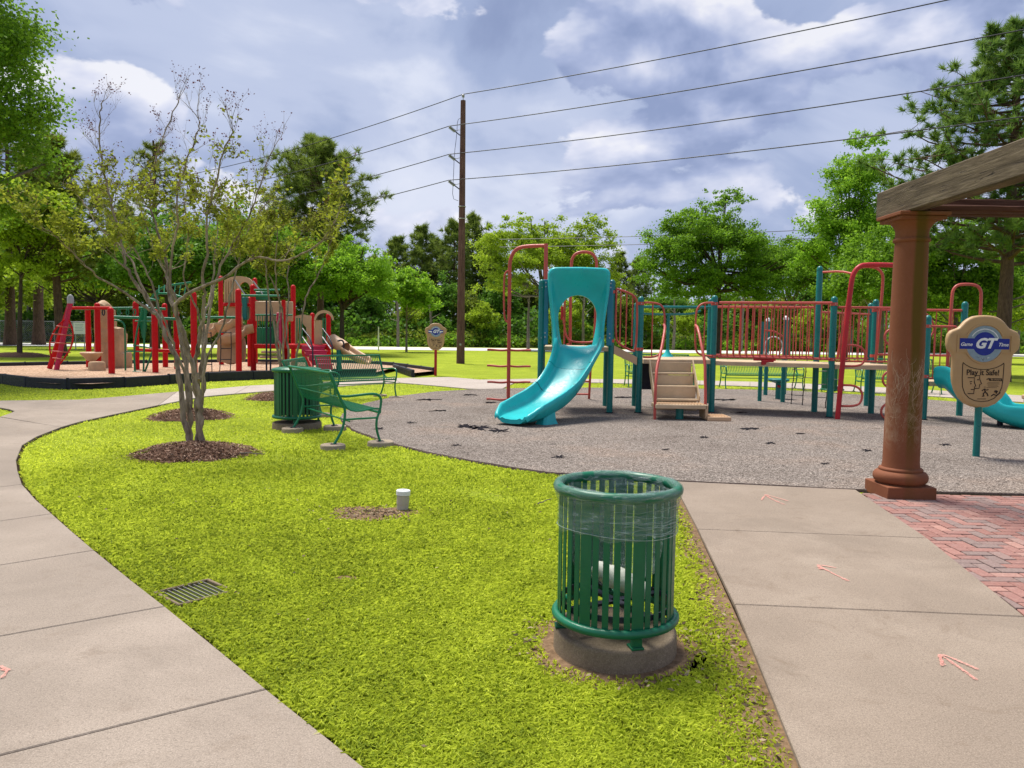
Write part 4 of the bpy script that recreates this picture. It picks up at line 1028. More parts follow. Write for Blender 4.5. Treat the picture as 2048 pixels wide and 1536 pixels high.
# ============================================================ UTILITY POLE AND WIRES
up = G(921, 726); UPX, UPY = up.x, up.y
pole = thing('utility_pole', 'tall brown wooden utility pole standing in the open lawn with three insulators', 'utility pole', (UPX, UPY, 0))
ob(MB().tube([(.0, 0, -.2), (0, 0, 1.0), (.0, 0, 13.15)], [.215, .205, .125], 16), 'shaft', M['polewood'], pole)
mb = MB(); mb.tube([(0, 0, 13.1), (0, 0, 13.3)], .02, 6); mb.lathe([(.03, 13.3), (.085, 13.33), (.05, 13.37), (.08, 13.4), (.04, 13.45)], 12); ob(mb, 'top_insulator', M['ceramic'], pole)
wd = Vector((.79, -.61, 0)).normalized(); side = Vector((-1, -.12, 0)).normalized(); att = []
for zz in (11.72, 10.33, 9.05):
    a = Vector((-.14, 0, zz-.28)); b = a+side*.55+Vector((0, 0, .40)); mid = a+(b-a)*.45
    br = ob(MB().tube([a, mid], .028, 6).tube([Vector((-.14, 0, zz+.0)), mid+Vector((0, 0, .03))], .014, 5), 'bracket', M['dark'], pole)
    q = MB(); dv = (b-mid)/6
    for k in range(6): c0 = mid+dv*k; q.tube([c0, c0+dv*.5, c0+dv], [.045, .10, .045], 10)
    ob(q, 'insulator', M['ceramic'], pole); att.append(b+Vector((UPX, UPY, .03)))
ob(MB().tube(smooth_path([(-.10, .0, 12.3), (-.28, 0, 12.2), (-.30, 0, 11.5), (-.42, 0, 10.5), (-.45, 0, 9.3), (-.5, 0, 8.3), (-.2, 0, 8.2)], 1), .012, 4), 'ground_wire', M['dark'], pole)
for z in (7.9, 7.3): ob(MB().tube([(.19*math.cos(a), .19*math.sin(a), z) for a in [2*PI*k/16 for k in range(16)]], .018, 4, closed=True), 'band', M['galv'], pole)
ob(MB().tube([(.0, -.2, .9), (.0, -.2, 1.0)], .05, 8), 'marker', M['galv'], pole)
def wire(p, label, sag=.65, span=48):
    mb = MB(); pts = []
    for sgn in (-1, 1):
        seg = [p+wd*(sgn*span*t)+Vector((0, 0, -4*sag*t*(1-t)*(1.0 if sgn > 0 else 1.7))) for t in [k/26 for k in range(27)]]
        pts = seg[::-1][:-1]+pts if sgn < 0 else pts+seg
    mb.tube(pts, .021, 5); fill(ob(mb, 'power_line', M['wire']), label, 'power line', 'overhead power lines')
wire(Vector((UPX, UPY, 13.46)), 'topmost of the four power lines, meeting the tip of the pole')
for p, s_ in zip(att, ('second power line from the top, on the upper side insulator', 'third power line from the top, on the middle side insulator', 'lowest of the four power lines held by the pole, on the bottom insulator')): wire(p, s_)
# a second, thinner pair beyond the trees
for k, (ya, yb, nm) in enumerate((((470, 440), 0, 'upper'), ((486, 458), 0, 'lower'))):
    A, B = P(1180, ya[0], 62), P(1800, ya[1], 54); dv = (B-A); A = A-dv*.35; B = B+dv*.9
    mb = MB(); mb.tube([A+(B-A)*(i/30)+Vector((0, 0, -1.0*4*(i/30)*(1-i/30)*.4)) for i in range(31)], .022, 4)
    fill(ob(mb, 'cable', M['wire']), f'{nm} of two faint distant cables crossing in front of the middle trees', 'cable', 'distant cables')
# roadside posts and board
def rpost(px, py, h, label):
    p = G(px, py); ob_ = ob(MB().tube([(0, 0, -.1), (0, 0, h*.75)], .06, 8).tube([(0, 0, h*.75), (0, 0, h)], .045, 8), 'marker_post', M['white']); ob_.location = p; fill(ob_, label, 'marker post')
rpost(757, 701, 1.9, 'thin white marker post by the far road, left of the utility pole')
rpost(1654, 710, 2.0, 'thin white marker post by the far road behind the red railing')
p = G(160, 699); t = thing('notice_board', 'white notice board on two posts beyond the red ladder at left', 'notice board', (p.x, p.y, 0))
mb = MB(); mb.box(-.42, .42, -.02, .02, 1.05, 1.85, .01); ob(mb, 'panel', M['white'], t)
for x in (-.3, .3): ob(MB().tube([(x, .03, -.1), (x, .03, 1.3)], .035, 6), 'post', M['galv'], t)
mb = MB()
for k in range(5): mb.box(-.3+.03*(k % 2), .28-.04*(k % 3), -.024, -.0215, 1.7-.1*k, 1.725-.1*k)
ob(mb, 'print', M['inkgrey'], t, smooth=False)
fc = thing('chain_link_fence', 'pale chain link fence panel between tree trunks at far left', 'fence', (-47, 72, 0))
mb = MB()
for k in range(9): mb.tube([(-6+k*1.7, 0, 0), (-6+k*1.7, 0, 2.0)], .04, 6)
ob(mb, 'post', M['galv'], fc); mb = MB()
mb.tube([(-6, 0, 2.0), (7.6, 0, 2.0)], .03, 5); mb.tube([(-6, 0, .1), (7.6, 0, .1)], .02, 5); ob(mb, 'rail', M['galv'], fc)
mb = MB()
for k in range(70): x = -6+k*.2; mb.tube([(x, 0, .1), (min(7.6, x+1.9), 0, 2.0)], .006, 3, False); mb.tube([(x, 0, .1), (max(-6, x-1.9), 0, 2.0)], .006, 3, False)
o = ob(mb, 'mesh', M['galv'], fc); o['kind'] = 'stuff'
# ============================================================ PLAY STRUCTURE BESIDE THE COLUMN
A = thing('play_structure', 'large play structure with teal posts, red railings and turquoise slides on grey rubber', 'play structure', (4, 16, 0))
def part(par, name, mb, mat, **k): return ob(mb, name, mat, par, True, **k)
def tubep(par, name, pts, r, mat, it=0, n=10, **k): return part(par, name, MB().tube(smooth_path(pts, it) if it else pts, r, n, **k), mat)
def post(par, x, y, h, mat, r=.062, z0=-.1, nm='post'):
    o = tubep(par, nm, [(x, y, z0), (x, y, h-r*.9)], r, mat, n=16, dome=True); 
    m = MB(); m.tube([(x, y, h-r*1.4), (x, y, h-r*1.25)], r*1.045, 16); part(o, 'cap_band', m, mat); return o
for x, y, h in ((.57, 15.45, 2.66), (1.98, 15.53, 2.68), (.66, 17.0, 2.62), (2.08, 17.04, 1.3), (2.58, 15.62, 2.36), (2.74, 17.14, 2.30), (4.15, 15.94, 2.42), (4.62, 18.1, 2.46), (6.34, 15.29, 2.40), (6.47, 16.4, 3.09), (7.60, 16.22, 2.40), (8.32, 18.0, 2.40), (8.10, 15.08, 2.05), (9.34, 16.0, 2.37)):
    post(A, x, y, h, M['tealpost'])
def deck(name, poly, z, mat=M['tanmetal'], th=.09):
    mb = MB(); slab(mb, poly, z-th, z, .012); return part(A, name, mb, mat)
deck('deck', [(.64, 15.50), (1.93, 15.50), (2.02, 17.0), (.72, 17.0)], 1.34)
deck('deck', [(2.66, 15.60), (4.09, 15.90), (4.55, 18.0), (2.8, 17.2)], 1.10)
deck('bridge_deck', [(4.21, 15.88), (6.28, 15.26), (6.55, 16.75), (4.45, 17.4)], 1.075)
deck('deck', [(6.40, 15.26), (7.62, 15.16), (7.72, 16.6), (6.55, 16.8)], 1.06)
deck('low_deck', [(8.17, 15.06), (8.78, 15.08), (8.9, 16.0), (8.2, 16.0)], .76)
mb = MB(); mb.loft([[(2.04, 15.50, 1.20), (2.04, 15.56, 1.20), (2.04, 15.56, 1.37), (2.04, 15.50, 1.37)], [(2.52, 15.56, .98), (2.52, 15.62, .98), (2.52, 15.62, 1.14), (2.52, 15.56, 1.14)]], True, True, True); part(A, 'stringer_plank', mb, M['tan'], smooth=False)
for k in range(4):       # small steps between the two decks
    mb = MB(); mb.box(2.05+.12*k, 2.19+.12*k, 15.6, 16.9, 1.24-.06*k, 1.28-.06*k, .006); part(A, 'step', mb, M['tanmetal'])
# dark panel under the deck
mb = MB(); mb.box(2.78, 3.35, 16.5, 16.55, .42, 1.0, .01); part(A, 'under_panel', mb, M['dark'])
# railing with bars
def railing(par, name, a, b, z0, z1, n, mat, r=.022, rb=.014, bow=.0, corner=0.0, z0b=None, z1b=None, y_=(0, 0)):
    a, b = Vector((*a, 0)), Vector((*b, 0)); z0b = z0 if z0b is None else z0b; z1b = z1 if z1b is None else z1b
    q = lambda t, z: a+(b-a)*t+Vector((0, 0, z))
    f = link(name, None, par); part(f, 'rail', MB().tube([q(0, z1), q(1, z1b)], r, 8), mat); part(f, 'rail', MB().tube([q(0, z0), q(1, z0b)], r*.85, 8), mat)
    dv = (b-a).normalized(); nr = Vector((dv.y, -dv.x, 0))
    for k in range(n):
        t = (k+.5)/n; lo_, hi_ = q(t, z0+(z0b-z0)*t), q(t, z1+(z1b-z1)*t)
        pts = [lo_+(hi_-lo_)*s+nr*bow*math.sin(PI*min(1, s*1.2)) for s in [i/6 for i in range(7)]] if bow else [lo_, hi_]
        part(f, 'bar', MB().tube(pts, rb, 6), mat)
    return f
railing(A, 'bridge_railing', (4.22, 15.84), (6.28, 15.24), 1.165, 2.27, 17, M['coral'], .027, .014, .05)
railing(A, 'bridge_railing', (4.48, 17.35), (6.52, 16.78), 1.165, 2.24, 16, M['coral'], .027, .014, -.05)
mb = MB(); mb.box(4.9, 5.35, -.02, .02, 1.10, 1.19, .008, Matrix.Translation((0, 15.65, 0))); mb.box(5.05, 5.3, -.02, .02, 1.02, 1.11, .008, Matrix.Translation((0, 15.62, 0))); part(A, 'bridge_bracket', mb, M['red'])
railing(A, 'railing', (6.4, 15.24), (7.6, 15.2), 1.13, 2.19, 7, M['coral'], .022, .013)
railing(A, 'railing', (6.6, 16.75), (8.28, 17.95), 1.12, 2.14, 11, M['coral'], .022, .012)
railing(A, 'railing', (7.66, 16.2), (9.28, 16.0), 1.25, 2.19, 5, M['coral'], .026, .012)
# low railing panel by the little slide
tubep(A, 'side_panel_frame', [(8.16, 15.1, .82), (8.45, 15.1, .82), (8.62, 15.1, .92), (8.66, 15.1, 1.1), (8.66, 15.1, 1.86)], .02, M['coral'], 2)
f = tubep(A, 'side_panel_rail', [(8.16, 15.1, 1.84), (8.66, 15.1, 1.84)], .022, M['coral'])
for x in (8.25, 8.38, 8.51): part(f, 'bar', MB().tube([(x, 15.1, .84), (x, 15.1, 1.84)], .013, 6), M['coral'])
# curved railing panel beside the slide tower
f = tubep(A, 'curved_railing', [(2.06, 15.5, 2.50), (2.28, 15.52, 2.44), (2.44, 15.54, 2.36), (2.50, 15.55, 2.22), (2.50, 15.56, 1.26), (2.38, 15.55, 1.27), (2.14, 15.52, 1.40), (2.06, 15.5, 1.52), (2.06, 15.5, 2.50)], .022, M['coral'], 2)
for x in (2.16, 2.28, 2.40): part(f, 'bar', MB().tube([(x, 15.54, 1.36), (x, 15.54, 2.47-(x-2.1)*.3)], .014, 6), M['coral'])
f = tubep(A, 'curved_railing', [(2.65, 15.60, 2.24), (2.88, 15.62, 2.24), (3.02, 15.63, 2.18), (3.07, 15.63, 2.02), (3.07, 15.63, 1.45), (3.0, 15.63, 1.2), (2.85, 15.62, 1.14), (2.65, 15.6, 1.14)], .020, M['coral'], 2)
part(f, 'bar', MB().tube([(2.82, 15.62, 1.15), (2.82, 15.62, 2.23)], .013, 6), M['coral'])
f = tubep(A, 'curved_railing', [(4.1, 15.86, 2.27), (3.88, 15.84, 2.26), (3.77, 15.83, 2.16), (3.74, 15.82, 2.0), (3.74, 15.82, 1.4), (3.8, 15.83, 1.2), (4.1, 15.85, 1.17)], .020, M['coral'], 2)
part(f, 'bar', MB().tube([(3.93, 15.84, 1.16), (3.93, 15.84, 2.25)], .013, 6), M['coral'])
# teal gate at the back, with hanging grip
tubep(A, 'rear_beam', [(2.72, 17.3, 2.21), (4.6, 17.9, 2.25)], .03, M['tealpost']); tubep(A, 'rear_beam', [(2.72, 17.3, 2.23), (2.78, 17.3, 2.10), (2.9, 17.3, 2.05), (4.1, 17.7, 2.07), (4.3, 17.75, 2.16)], .024, M['tealpost'], 2)
o = tubep(A, 'hanging_pole', [(3.52, 17.5, 2.06), (3.52, 17.5, 1.22)], .035, M['tealpost'])
part(o, 'flared_foot', MB().lathe([(.04, 1.26), (.06, 1.20), (.12, 1.13), (.14, 1.10)], 16, (3.52, 17.5, 0)), M['teal'])
# steps
st = link('stairs', None, A)
for k, (z, y0, y1) in enumerate(((.85, 15.32, 15.52), (.60, 15.08, 15.34), (.36, 14.86, 15.10))):
    mb = MB(); mb.box(2.78, 3.62, y0, y1, z-.045, z, .008); mb.box(2.79, 3.61, y1-.02, y1, z+.002, z+.20, .004); part(st, 'step', mb, M['tanmetal'])
mb = MB(); mb.box(2.79, 3.61, 14.97, 14.99, .13, .33, .004); part(st, 'riser', mb, M['tanmetal'])
for x in (2.755, 3.625): mb = MB(); mb.loft([[(x, 14.85, .2), (x, 14.85, .42), (x+.02, 14.85, .42), (x+.02, 14.85, .2)], [(x, 15.5, .85), (x, 15.5, 1.1), (x+.02, 15.5, 1.1), (x+.02, 15.5, .85)]], True, True, True); part(st, 'side_plate', mb, M['tanmetal'], smooth=False)
lp_ = MB(); lp_.box(2.70, 3.66, 14.36, 14.84, .215, .295, .01); part(st, 'landing', lp_, M['tanmetal'])
mb = MB()
for k in range(15): x = 2.76+.06*k; mb.box(x, x+.022, 14.40, 14.80, .296, .308)
part(st, 'landing_grating', mb, M['tan'])
part(st, 'landing_post', MB().tube([(3.2, 14.6, -.05), (3.2, 14.6, .21)], .075, 14), M['tealpost'])
lp_ = MB(); lp_.box(3.66, 4.10, 14.28, 14.80, .0, .085, .012); 
for k in range(7): lp_.box(3.70+.055*k, 3.72+.055*k, 14.33, 14.75, .086, .096)
part(st, 'low_step', lp_, M['tan'])
mb = MB(); mb.box(3.63, 3.68, 14.36, 14.84, .03, .29, .008); part(st, 'step_side', mb, M['rock'])
tubep(st, 'handrail', [(3.05, 15.58, 1.80), (3.04, 15.40, 1.74), (2.88, 14.95, 1.26), (2.76, 14.70, .98), (2.72, 14.52, .75), (2.70, 14.46, .5), (2.70, 14.44, -.05)], .028, M['coral'], 1)
tubep(st, 'handrail', [(3.72, 15.72, 1.80), (3.70, 15.42, 1.74), (3.70, 15.0, 1.3), (3.72, 14.85, 1.05), (3.70, 14.75, .8), (3.70, 14.66, .5), (3.69, 14.62, .0)], .028, M['coral'], 1)

# --- turquoise slide with its hood
def channel(path, wid, wall, th=.045):
    """U-shaped slide bed swept along a path; wid and wall are half width and wall height at every station"""
    pts = [Vector(p) for p in path]; n = len(pts); loops = []
    for i, p in enumerate(pts):
        T = (pts[min(i+1, n-1)]-pts[max(i-1, 0)]).normalized(); sd = T.cross(Vector((0, 0, 1))).normalized(); up = sd.cross(T).normalized()
        w, h = wid[i], wall[i]
        sec = [(-w*.70, .03), (-w*.88, h*.22), (-w*.965, h*.55), (-w, h*.9), (-w-.022, h+.014), (-w-.062, h+.016), (-w-.085, h-.02), (-w-.075, h-.07), (-w*.98-th, h*.4), (-w*.85-th, -.01), (-w*.7, -th-.02), (0, -th-.03)]
        full = sec+[(-a, b) for a, b in sec[:-1]][::-1]+[(w*.45, .005), (0, -.002), (-w*.45, .005)]
        loops.append([p+sd*a+up*b for a, b in full])
    mb = MB(); mb.loft(loops, True, True, True); return mb
def interp(keys, n):
    out = []; m_ = len(keys)-1
    for i in range(n+1):
        t = i/n*m_; k = min(int(t), m_-1); f_ = t-k
        g = lambda j: Vector(keys[max(0, min(m_, j))])
        p0_, p1_, p2_, p3_ = g(k-1), g(k), g(k+1), g(k+2)
        out.append(.5*((2*p1_)+(p2_-p0_)*f_+(2*p0_-5*p1_+4*p2_-p3_)*f_**2+(-p0_+3*p1_-3*p2_+p3_)*f_**3))
    return out
keys = [(1.29, 15.40, 1.345), (1.29, 15.10, 1.31), (1.25, 14.86, 1.13), (1.13, 14.62, .86), (.95, 14.36, .58), (.72, 14.06, .35), (.45, 13.72, .21), (.17, 13.36, .135), (-.01, 13.10, .115)]
pth = interp(keys, 40)
def prm(vals, n): 
    return [float(np.interp(i/n*(len(vals)-1), range(len(vals)), vals)) for i in range(n+1)]
wid = prm([.38, .40, .39, .385, .39, .39, .40, .39, .26], 40); wal = prm([.10, .22, .20, .20, .21, .25, .25, .20, .05], 40)
sl_ = link('slide', None, A)
for nm, i, j in (('upper_bed', 0, 14), ('middle_bed', 14, 22), ('lower_bed', 22, 40)):
    mb = channel(pth[i:j+1], [w+.006*(k == i and i > 0) for k, w in enumerate(wid[i:j+1], i)], wal[i:j+1]); part(sl_, nm, mb, M['teal'], sharp=55)
for i in (14, 22):
    seg = [pth[i]-(pth[i+1]-pth[i]).normalized()*.006, pth[i], pth[i]+(pth[i+1]-pth[i]).normalized()*.006]
    part(sl_, 'seam', channel(seg, [wid[i]+.004-.006]*3, [wal[i]+.003]*3, .055), M['dark'], sharp=55)
mb = MB(); fc_ = Vector((.62, 13.48, 0))
def lpq(z, sx, sy, c=.04):
    q = [(-sx+c, -sy), (sx-c, -sy), (sx, -sy+c), (sx, sy-c), (sx-c, sy), (-sx+c, sy), (-sx, sy-c), (-sx, -sy+c)]
    rt = Matrix.Rotation(R(45), 3, 'Z'); return [fc_+rt@Vector((a, b, 0))+Vector((0, 0, z)) for a, b in q]
mb.loft([lpq(-.02, .20, .14), lpq(.08, .16, .11), lpq(.25, .14, .10)], True, False, True); part(sl_, 'exit_foot', mb, M['teal'])
# hood: lofted from the outer rim to the arched opening
def arch_loop(w, zt, zb, y, rr_, n=12, wb=None, cx=1.29):
    wb = wb or w; pts = []
    pts += [(cx-wb+(0), y, zb)]
    for k in range(n+1): a = PI-PI/2*k/n; pts.append((cx-w+rr_[0]+rr_[0]*math.cos(a), y, zt-rr_[1]+rr_[1]*math.sin(a)))
    for k in range(n+1): a = PI/2-PI/2*k/n; pts.append((cx+w-rr_[0]+rr_[0]*math.cos(a), y, zt-rr_[1]+rr_[1]*math.sin(a)))
    pts += [(cx+wb, y, zb)]
    return pts
hood = link('hood', None, A); Yf = 15.40
def outer_pt(k):
    """left half, k from 0 (bottom) to 1 (top middle) -> (half width, z)"""
    if k < .55:
        z = 1.34+(2.76-1.34)*(k/.55); u = max(0, min(1, (z-1.5)/1.15)); u = u*u*(3-2*u); return .50+.11*u, z
    if k < .75: a = PI/2*(k-.55)/.20; return .61-.13*(1-math.cos(a)), 2.76+.13*math.sin(a)
    return .48*(1-(k-.75)/.25), 2.89+.012*(k-.75)/.25
def inner_pt(k):
    if k < .45: t = k/.45; return .30+.085*math.sin(t*PI/2), 1.34+.60*t
    a = PI/2*(k-.45)/.55; return .385*math.cos(a), 1.94+.42*math.sin(a)
ks = [i/22 for i in range(23)]
def hood_loop(u, y, dw=0.0, fwd=1.0):
    L_ = []
    for sg_, seq in ((-1, ks), (1, ks[::-1][1:])):
        for k in seq:
            ow, oz = outer_pt(k); iw, iz = inner_pt(k); w = ow-dw+(iw-ow+dw)*u; z = (oz-dw*(k > .55))+(iz-oz+dw*(k > .55))*u
            b_ = max(0, min(1, (2.2-z)/.86)); L_.append(Vector((1.29+sg_*w, y-fwd*.20*b_*b_, z)))
    return L_
loops = [hood_loop(0, 15.52, 0, 0), hood_loop(0, 15.24), hood_loop(0, 15.17, .008), hood_loop(0, 15.135, .03), hood_loop(0, 15.14, .06), hood_loop(.22, 15.20, .05, .9), hood_loop(.45, 15.275, .03, .75), hood_loop(.68, 15.345, 0, .5), hood_loop(.86, 15.395, 0, .3), hood_loop(1.0, 15.42, 0, .15), hood_loop(1.0, 15.46, 0, 0), hood_loop(1.0, 15.52, 0, 0)]
mb = MB(); mb.loft(loops, False); part(hood, 'scoop', mb, M['teal'], sharp=70)
for s_ in (-1, 1):
    mb = MB(); mb.box(1.29+s_*.64-.055, 1.29+s_*.64+.055, 15.41, 15.46, 1.36, 2.66, .01); p_ = part(hood, 'side_plate', mb, M['tealpanel'])
    for z in (1.52, 1.60, 2.52, 2.60): part(hood, 'bolt', MB().tube([(1.29+s_*.645, 15.41, z), (1.29+s_*.645, 15.395, z)], .016, 8), M['steel'])
# --- spiral rung climber on the left of the tower
cl = link('rung_climber', None, A)
tubep(cl, 'pole', [(-.08, 17.75, -.1), (-.09, 17.75, 2.95), (-.09, 17.75, 3.25), (.02, 17.72, 3.48), (.22, 17.68, 3.56), (.74, 17.5, 3.56)], .042, M['coral'], 2, 12)
tubep(cl, 'drop_pole', [(.72, 17.5, 3.60), (.72, 17.3, 2.3)], .045, M['coral'])
tubep(cl, 'grip_loop', [(-.10, 17.75, 3.02), (-.18, 17.78, 2.98), (-.22, 17.78, 2.88), (-.21, 17.78, 2.0), (-.17, 17.78, 1.86), (-.09, 17.76, 1.82)], .022, M['coral'], 2)
for z, a in ((1.20, .1), (.83, -.15), (.46, .2), (.06, -.05)):
    dx, dy = math.cos(a), math.sin(a); c0 = Vector((-.08, 17.75, z)); e = Vector((dx, dy, 0)); nn = Vector((-dy, dx, 0))
    mb = MB(); 
    for s_ in (-1, 1): mb.tube(smooth_path([c0, c0+e*s_*.18+nn*.06*s_+Vector((0, 0, -.02)), c0+e*s_*.40+nn*.02*s_, c0+e*s_*.50-nn*.05], 2), .024, 8)
    part(cl, 'rung', mb, M['coral'])
# arched climber seen through the hood
ac = link('arch_climber', None, A)
tubep(ac, 'arch', [(1.30, 17.4, 1.3), (1.28, 17.4, 3.10), (1.32, 17.4, 3.32), (1.45, 17.4, 3.42), (1.70, 17.4, 3.42), (1.83, 17.4, 3.32), (1.87, 17.4, 3.10), (1.85, 17.4, 1.3)], .034, M['coral'], 2)
for x in (1.16, 1.98): tubep(ac, 'side_bar', [(x, 17.35, 1.35), (x, 17.35, 2.45)], .02, M['coral'])
for x in (1.1, 1.95):
    mb = MB(); mb.box(x-.03, x+.03, 17.3, 17.34, 1.9, 2.2, .006); part(ac, 'clamp_plate', mb, M['red'])
tubep(ac, 'sill_bar', [(1.12, 17.3, 1.95), (1.2, 17.3, 1.5), (1.34, 17.3, 1.40), (1.80, 17.3, 1.40), (1.92, 17.3, 1.5), (2.0, 17.3, 1.95)], .022, M['coral'], 2)
tubep(ac, 'leg', [(1.89, 18.8, -.05), (1.86, 18.2, 1.0), (1.84, 17.5, 1.35)], .03, M['coral'], 1)
tubep(ac, 'leg', [(1.25, 18.8, -.05), (1.25, 18.2, 1.0), (1.25, 17.5, 1.35)], .03, M['coral'], 1)
for k in range(3): tubep(ac, 'rung', [(1.25, 18.75-.22*k, .12+.33*k), (1.88, 18.75-.22*k, .12+.33*k)], .02, M['coral'])
# --- red loop climber, arch and D-shaped rungs
lc = link('loop_climber', None, A)
tubep(lc, 'arch', [(6.37, 14.98, -.05), (6.44, 14.98, 1.4), (6.52, 14.98, 2.62), (6.56, 14.98, 2.84), (6.66, 14.98, 2.97), (6.82, 15.0, 3.01), (7.65, 15.1, 3.01), (7.80, 15.1, 2.9), (7.84, 15.1, 2.6), (7.70, 15.0, 1.2), (7.6, 14.9, -.05)], .048, M['red'], 2, 12)
for z, s_ in ((1.24, 1), (.46, 1)):
    xr = 6.43+.03*z; tubep(lc, 'loop_rung', [(xr, 14.98, z+.21), (xr+.22, 14.98, z+.21), (xr+.36, 14.98, z+.13), (xr+.40, 14.98, z), (xr+.36, 14.98, z-.15), (xr+.22, 14.98, z-.20), (xr, 14.98, z-.20)], .022, M['coral'], 2)
for z in (1.62, .80, .05+.12):
    xr = 7.66; tubep(lc, 'loop_rung', [(xr, 15.0, z+.21), (xr-.22, 15.0, z+.21), (xr-.40, 15.0, z+.11), (xr-.44, 15.0, z), (xr-.40, 15.0, z-.12), (xr-.22, 15.0, z-.20), (xr, 15.0, z-.20)], .022, M['coral'], 2)
tubep(A, 'handle_arch', [(6.75, 16.0, 1.15), (6.97, 16.0, 2.75), (7.0, 16.0, 2.95), (7.12, 16.0, 3.06), (7.45, 16.0, 3.06), (7.60, 16.0, 2.95), (7.63, 16.0, 2.75), (7.55, 16.0, 1.15)], .030, M['coral'], 2)
tubep(A, 'handle_arch', [(8.82, 15.6, .9), (8.83, 15.6, 2.45), (8.86, 15.6, 2.62), (8.97, 15.6, 2.70), (9.28, 15.6, 2.70), (9.40, 15.6, 2.62), (9.43, 15.6, 2.45), (9.42, 15.6, 1.2)], .030, M['coral'], 2)
tubep(A, 'tie_bar', [(6.5, 16.3, 2.96), (6.7, 15.9, 2.95), (6.8, 15.6, 2.88)], .022, M['coral'], 1)
# bent tan and red pieces between column and sign
tubep(A, 'bent_bar', [(8.2, 15.7, 2.05), (8.35, 15.7, 2.14), (8.5, 15.7, 2.0), (8.58, 15.7, 1.8), (8.5, 15.7, 1.62), (8.3, 15.7, 1.58)], .02, M['coral'], 2)
# --- small wavy slide behind the sign
keys = [(8.50, 15.10, .76), (8.58, 14.92, .74), (8.70, 14.64, .52), (8.86, 14.38, .42), (9.05, 14.14, .24), (9.32, 13.90, .13), (9.62, 13.70, .10), (9.90, 13.55, .10)]
pth2 = interp(keys, 34); sl2 = link('wavy_slide', None, A)
part(sl2, 'bed', channel(pth2, prm([.24, .25, .26, .27, .28, .30, .31, .28], 34), prm([.26, .32, .22, .28, .19, .28, .30, .05], 34), .10), M['teal'], sharp=55)
part(sl2, 'support', MB().tube([(9.12, 14.3, 0), (9.12, 14.3, .3)], .05, 10), M['dark'])
for x, y, zs, mt_ in ((1.98, 15.53, (2.44, 1.46), 'coral'), (2.58, 15.62, (2.22, 1.30), 'coral'), (4.15, 15.94, (2.25, 1.17), 'coral'), (6.34, 15.29, (2.25, 1.16), 'coral'), (7.60, 16.22, (2.17, 1.22), 'coral'), (8.10, 15.08, (1.84, .86), 'coral'), (.57, 15.45, (2.5, 1.5), 'tealpost'), (.66, 17.0, (2.4,), 'coral')):
    for z in zs:
        mb = MB(); mb.tube([(x, y, z-.03), (x, y, z+.03)], .070, 16); c_ = part(A, 'clamp', mb, M[mt_]); part(c_, 'bolt', MB().tube([(x, y-.068, z), (x, y-.082, z)], .010, 8), M['steel'])
for x, y in ((1.98, 15.53), (2.58, 15.62), (4.15, 15.94), (6.34, 15.29), (8.10, 15.08)):
    part(A, 'base_collar', MB().lathe([(.063, .004), (.085, .006), (.08, .014), (.063, .02)], 16, (x, y, 0), caps=False), M['worn'])
# --- chain net and disc steps behind the bridge
net = link('chain_net', None, A); rr = random.Random(6)
for k, x in enumerate((6.62, 6.78, 6.94, 7.10, 7.26)):
    mb = MB(); y = 18.2-.28*k; pts = [(x+rr.uniform(-.012, .012), y-.02*j, .02+j*.11) for j in range(11)]
    mb.tube(pts, .011, 5)
    for j in range(0, 11): mb.lathe([(.008, -.02), (.02, 0), (.008, .02)], 6, pts[j])
    part(net, 'chain', mb, M['chain'])
for k in range(4):
    for j in range(3):
        x = 6.62+.16*k; y = 18.2-.28*k; z = .22+.30*j+.13*(k % 2); part(net, 'chain_link', MB().tube([(x, y, z), (x+.16, y-.28, z+.01)], .010, 5), M['chain'])
for x, y, h in ((6.90, 20.9, 2.0), (6.60, 18.7, 2.0), (7.55, 21.3, 2.05)):
    tp = thing('balance_post', {6.90: 'teal pipe post behind the bridge, left of the disc seat', 6.60: 'teal pipe post behind the bridge, right of the disc seat', 7.55: 'teal pipe post standing farthest back behind the bridge railing'}[x], 'post', (x, y, 0))
    ob(MB().tube([(0, 0, -.1), (0, 0, h)], .055, 12), 'pipe', M['tealpost'], tp); ob(MB().lathe([(.056, h), (.056, h+.05), (.03, h+.09), (.005, h+.1)], 12), 'cap', M['white'], tp)
tp = thing('disc_seat', 'low round teal disc seat on a thick stem behind the bridge deck', 'spinner seat', (6.83, 19.7, 0))
ob(MB().tube([(0, 0, -.1), (0, 0, .40)], .07, 12), 'stem', M['tealpost'], tp); ob(MB().lathe([(.08, .40), (.26, .46), (.27, .50), (.24, .52), (.05, .50)], 24), 'disc', M['tealpost'], tp)
ob(MB().tube([(-.05, -.07, .33), (.1, -.09, .31), (.14, -.1, .36)], .03, 6), 'coupling', M['red'], tp)
tp = thing('steering_post', 'red wheel on a slanted teal post seen through the bridge bars', 'steering wheel', (6.1, 18.9, 0))
ob(MB().tube([(0, 0, -.1), (0, 0, 1.95)], .05, 10), 'pipe', M['tealpost'], tp); ob(MB().tube([(.28+.22*math.cos(a), -.05, 1.35+.24*math.sin(a)) for a in [2*PI*k/24 for k in range(24)]], .016, 6, closed=True), 'wheel', M['white'], tp)
ob(MB().tube([(0, 0, 1.75), (.28, -.05, 1.72), (.5, -.05, 1.6)], .022, 6), 'arm', M['coral'], tp)
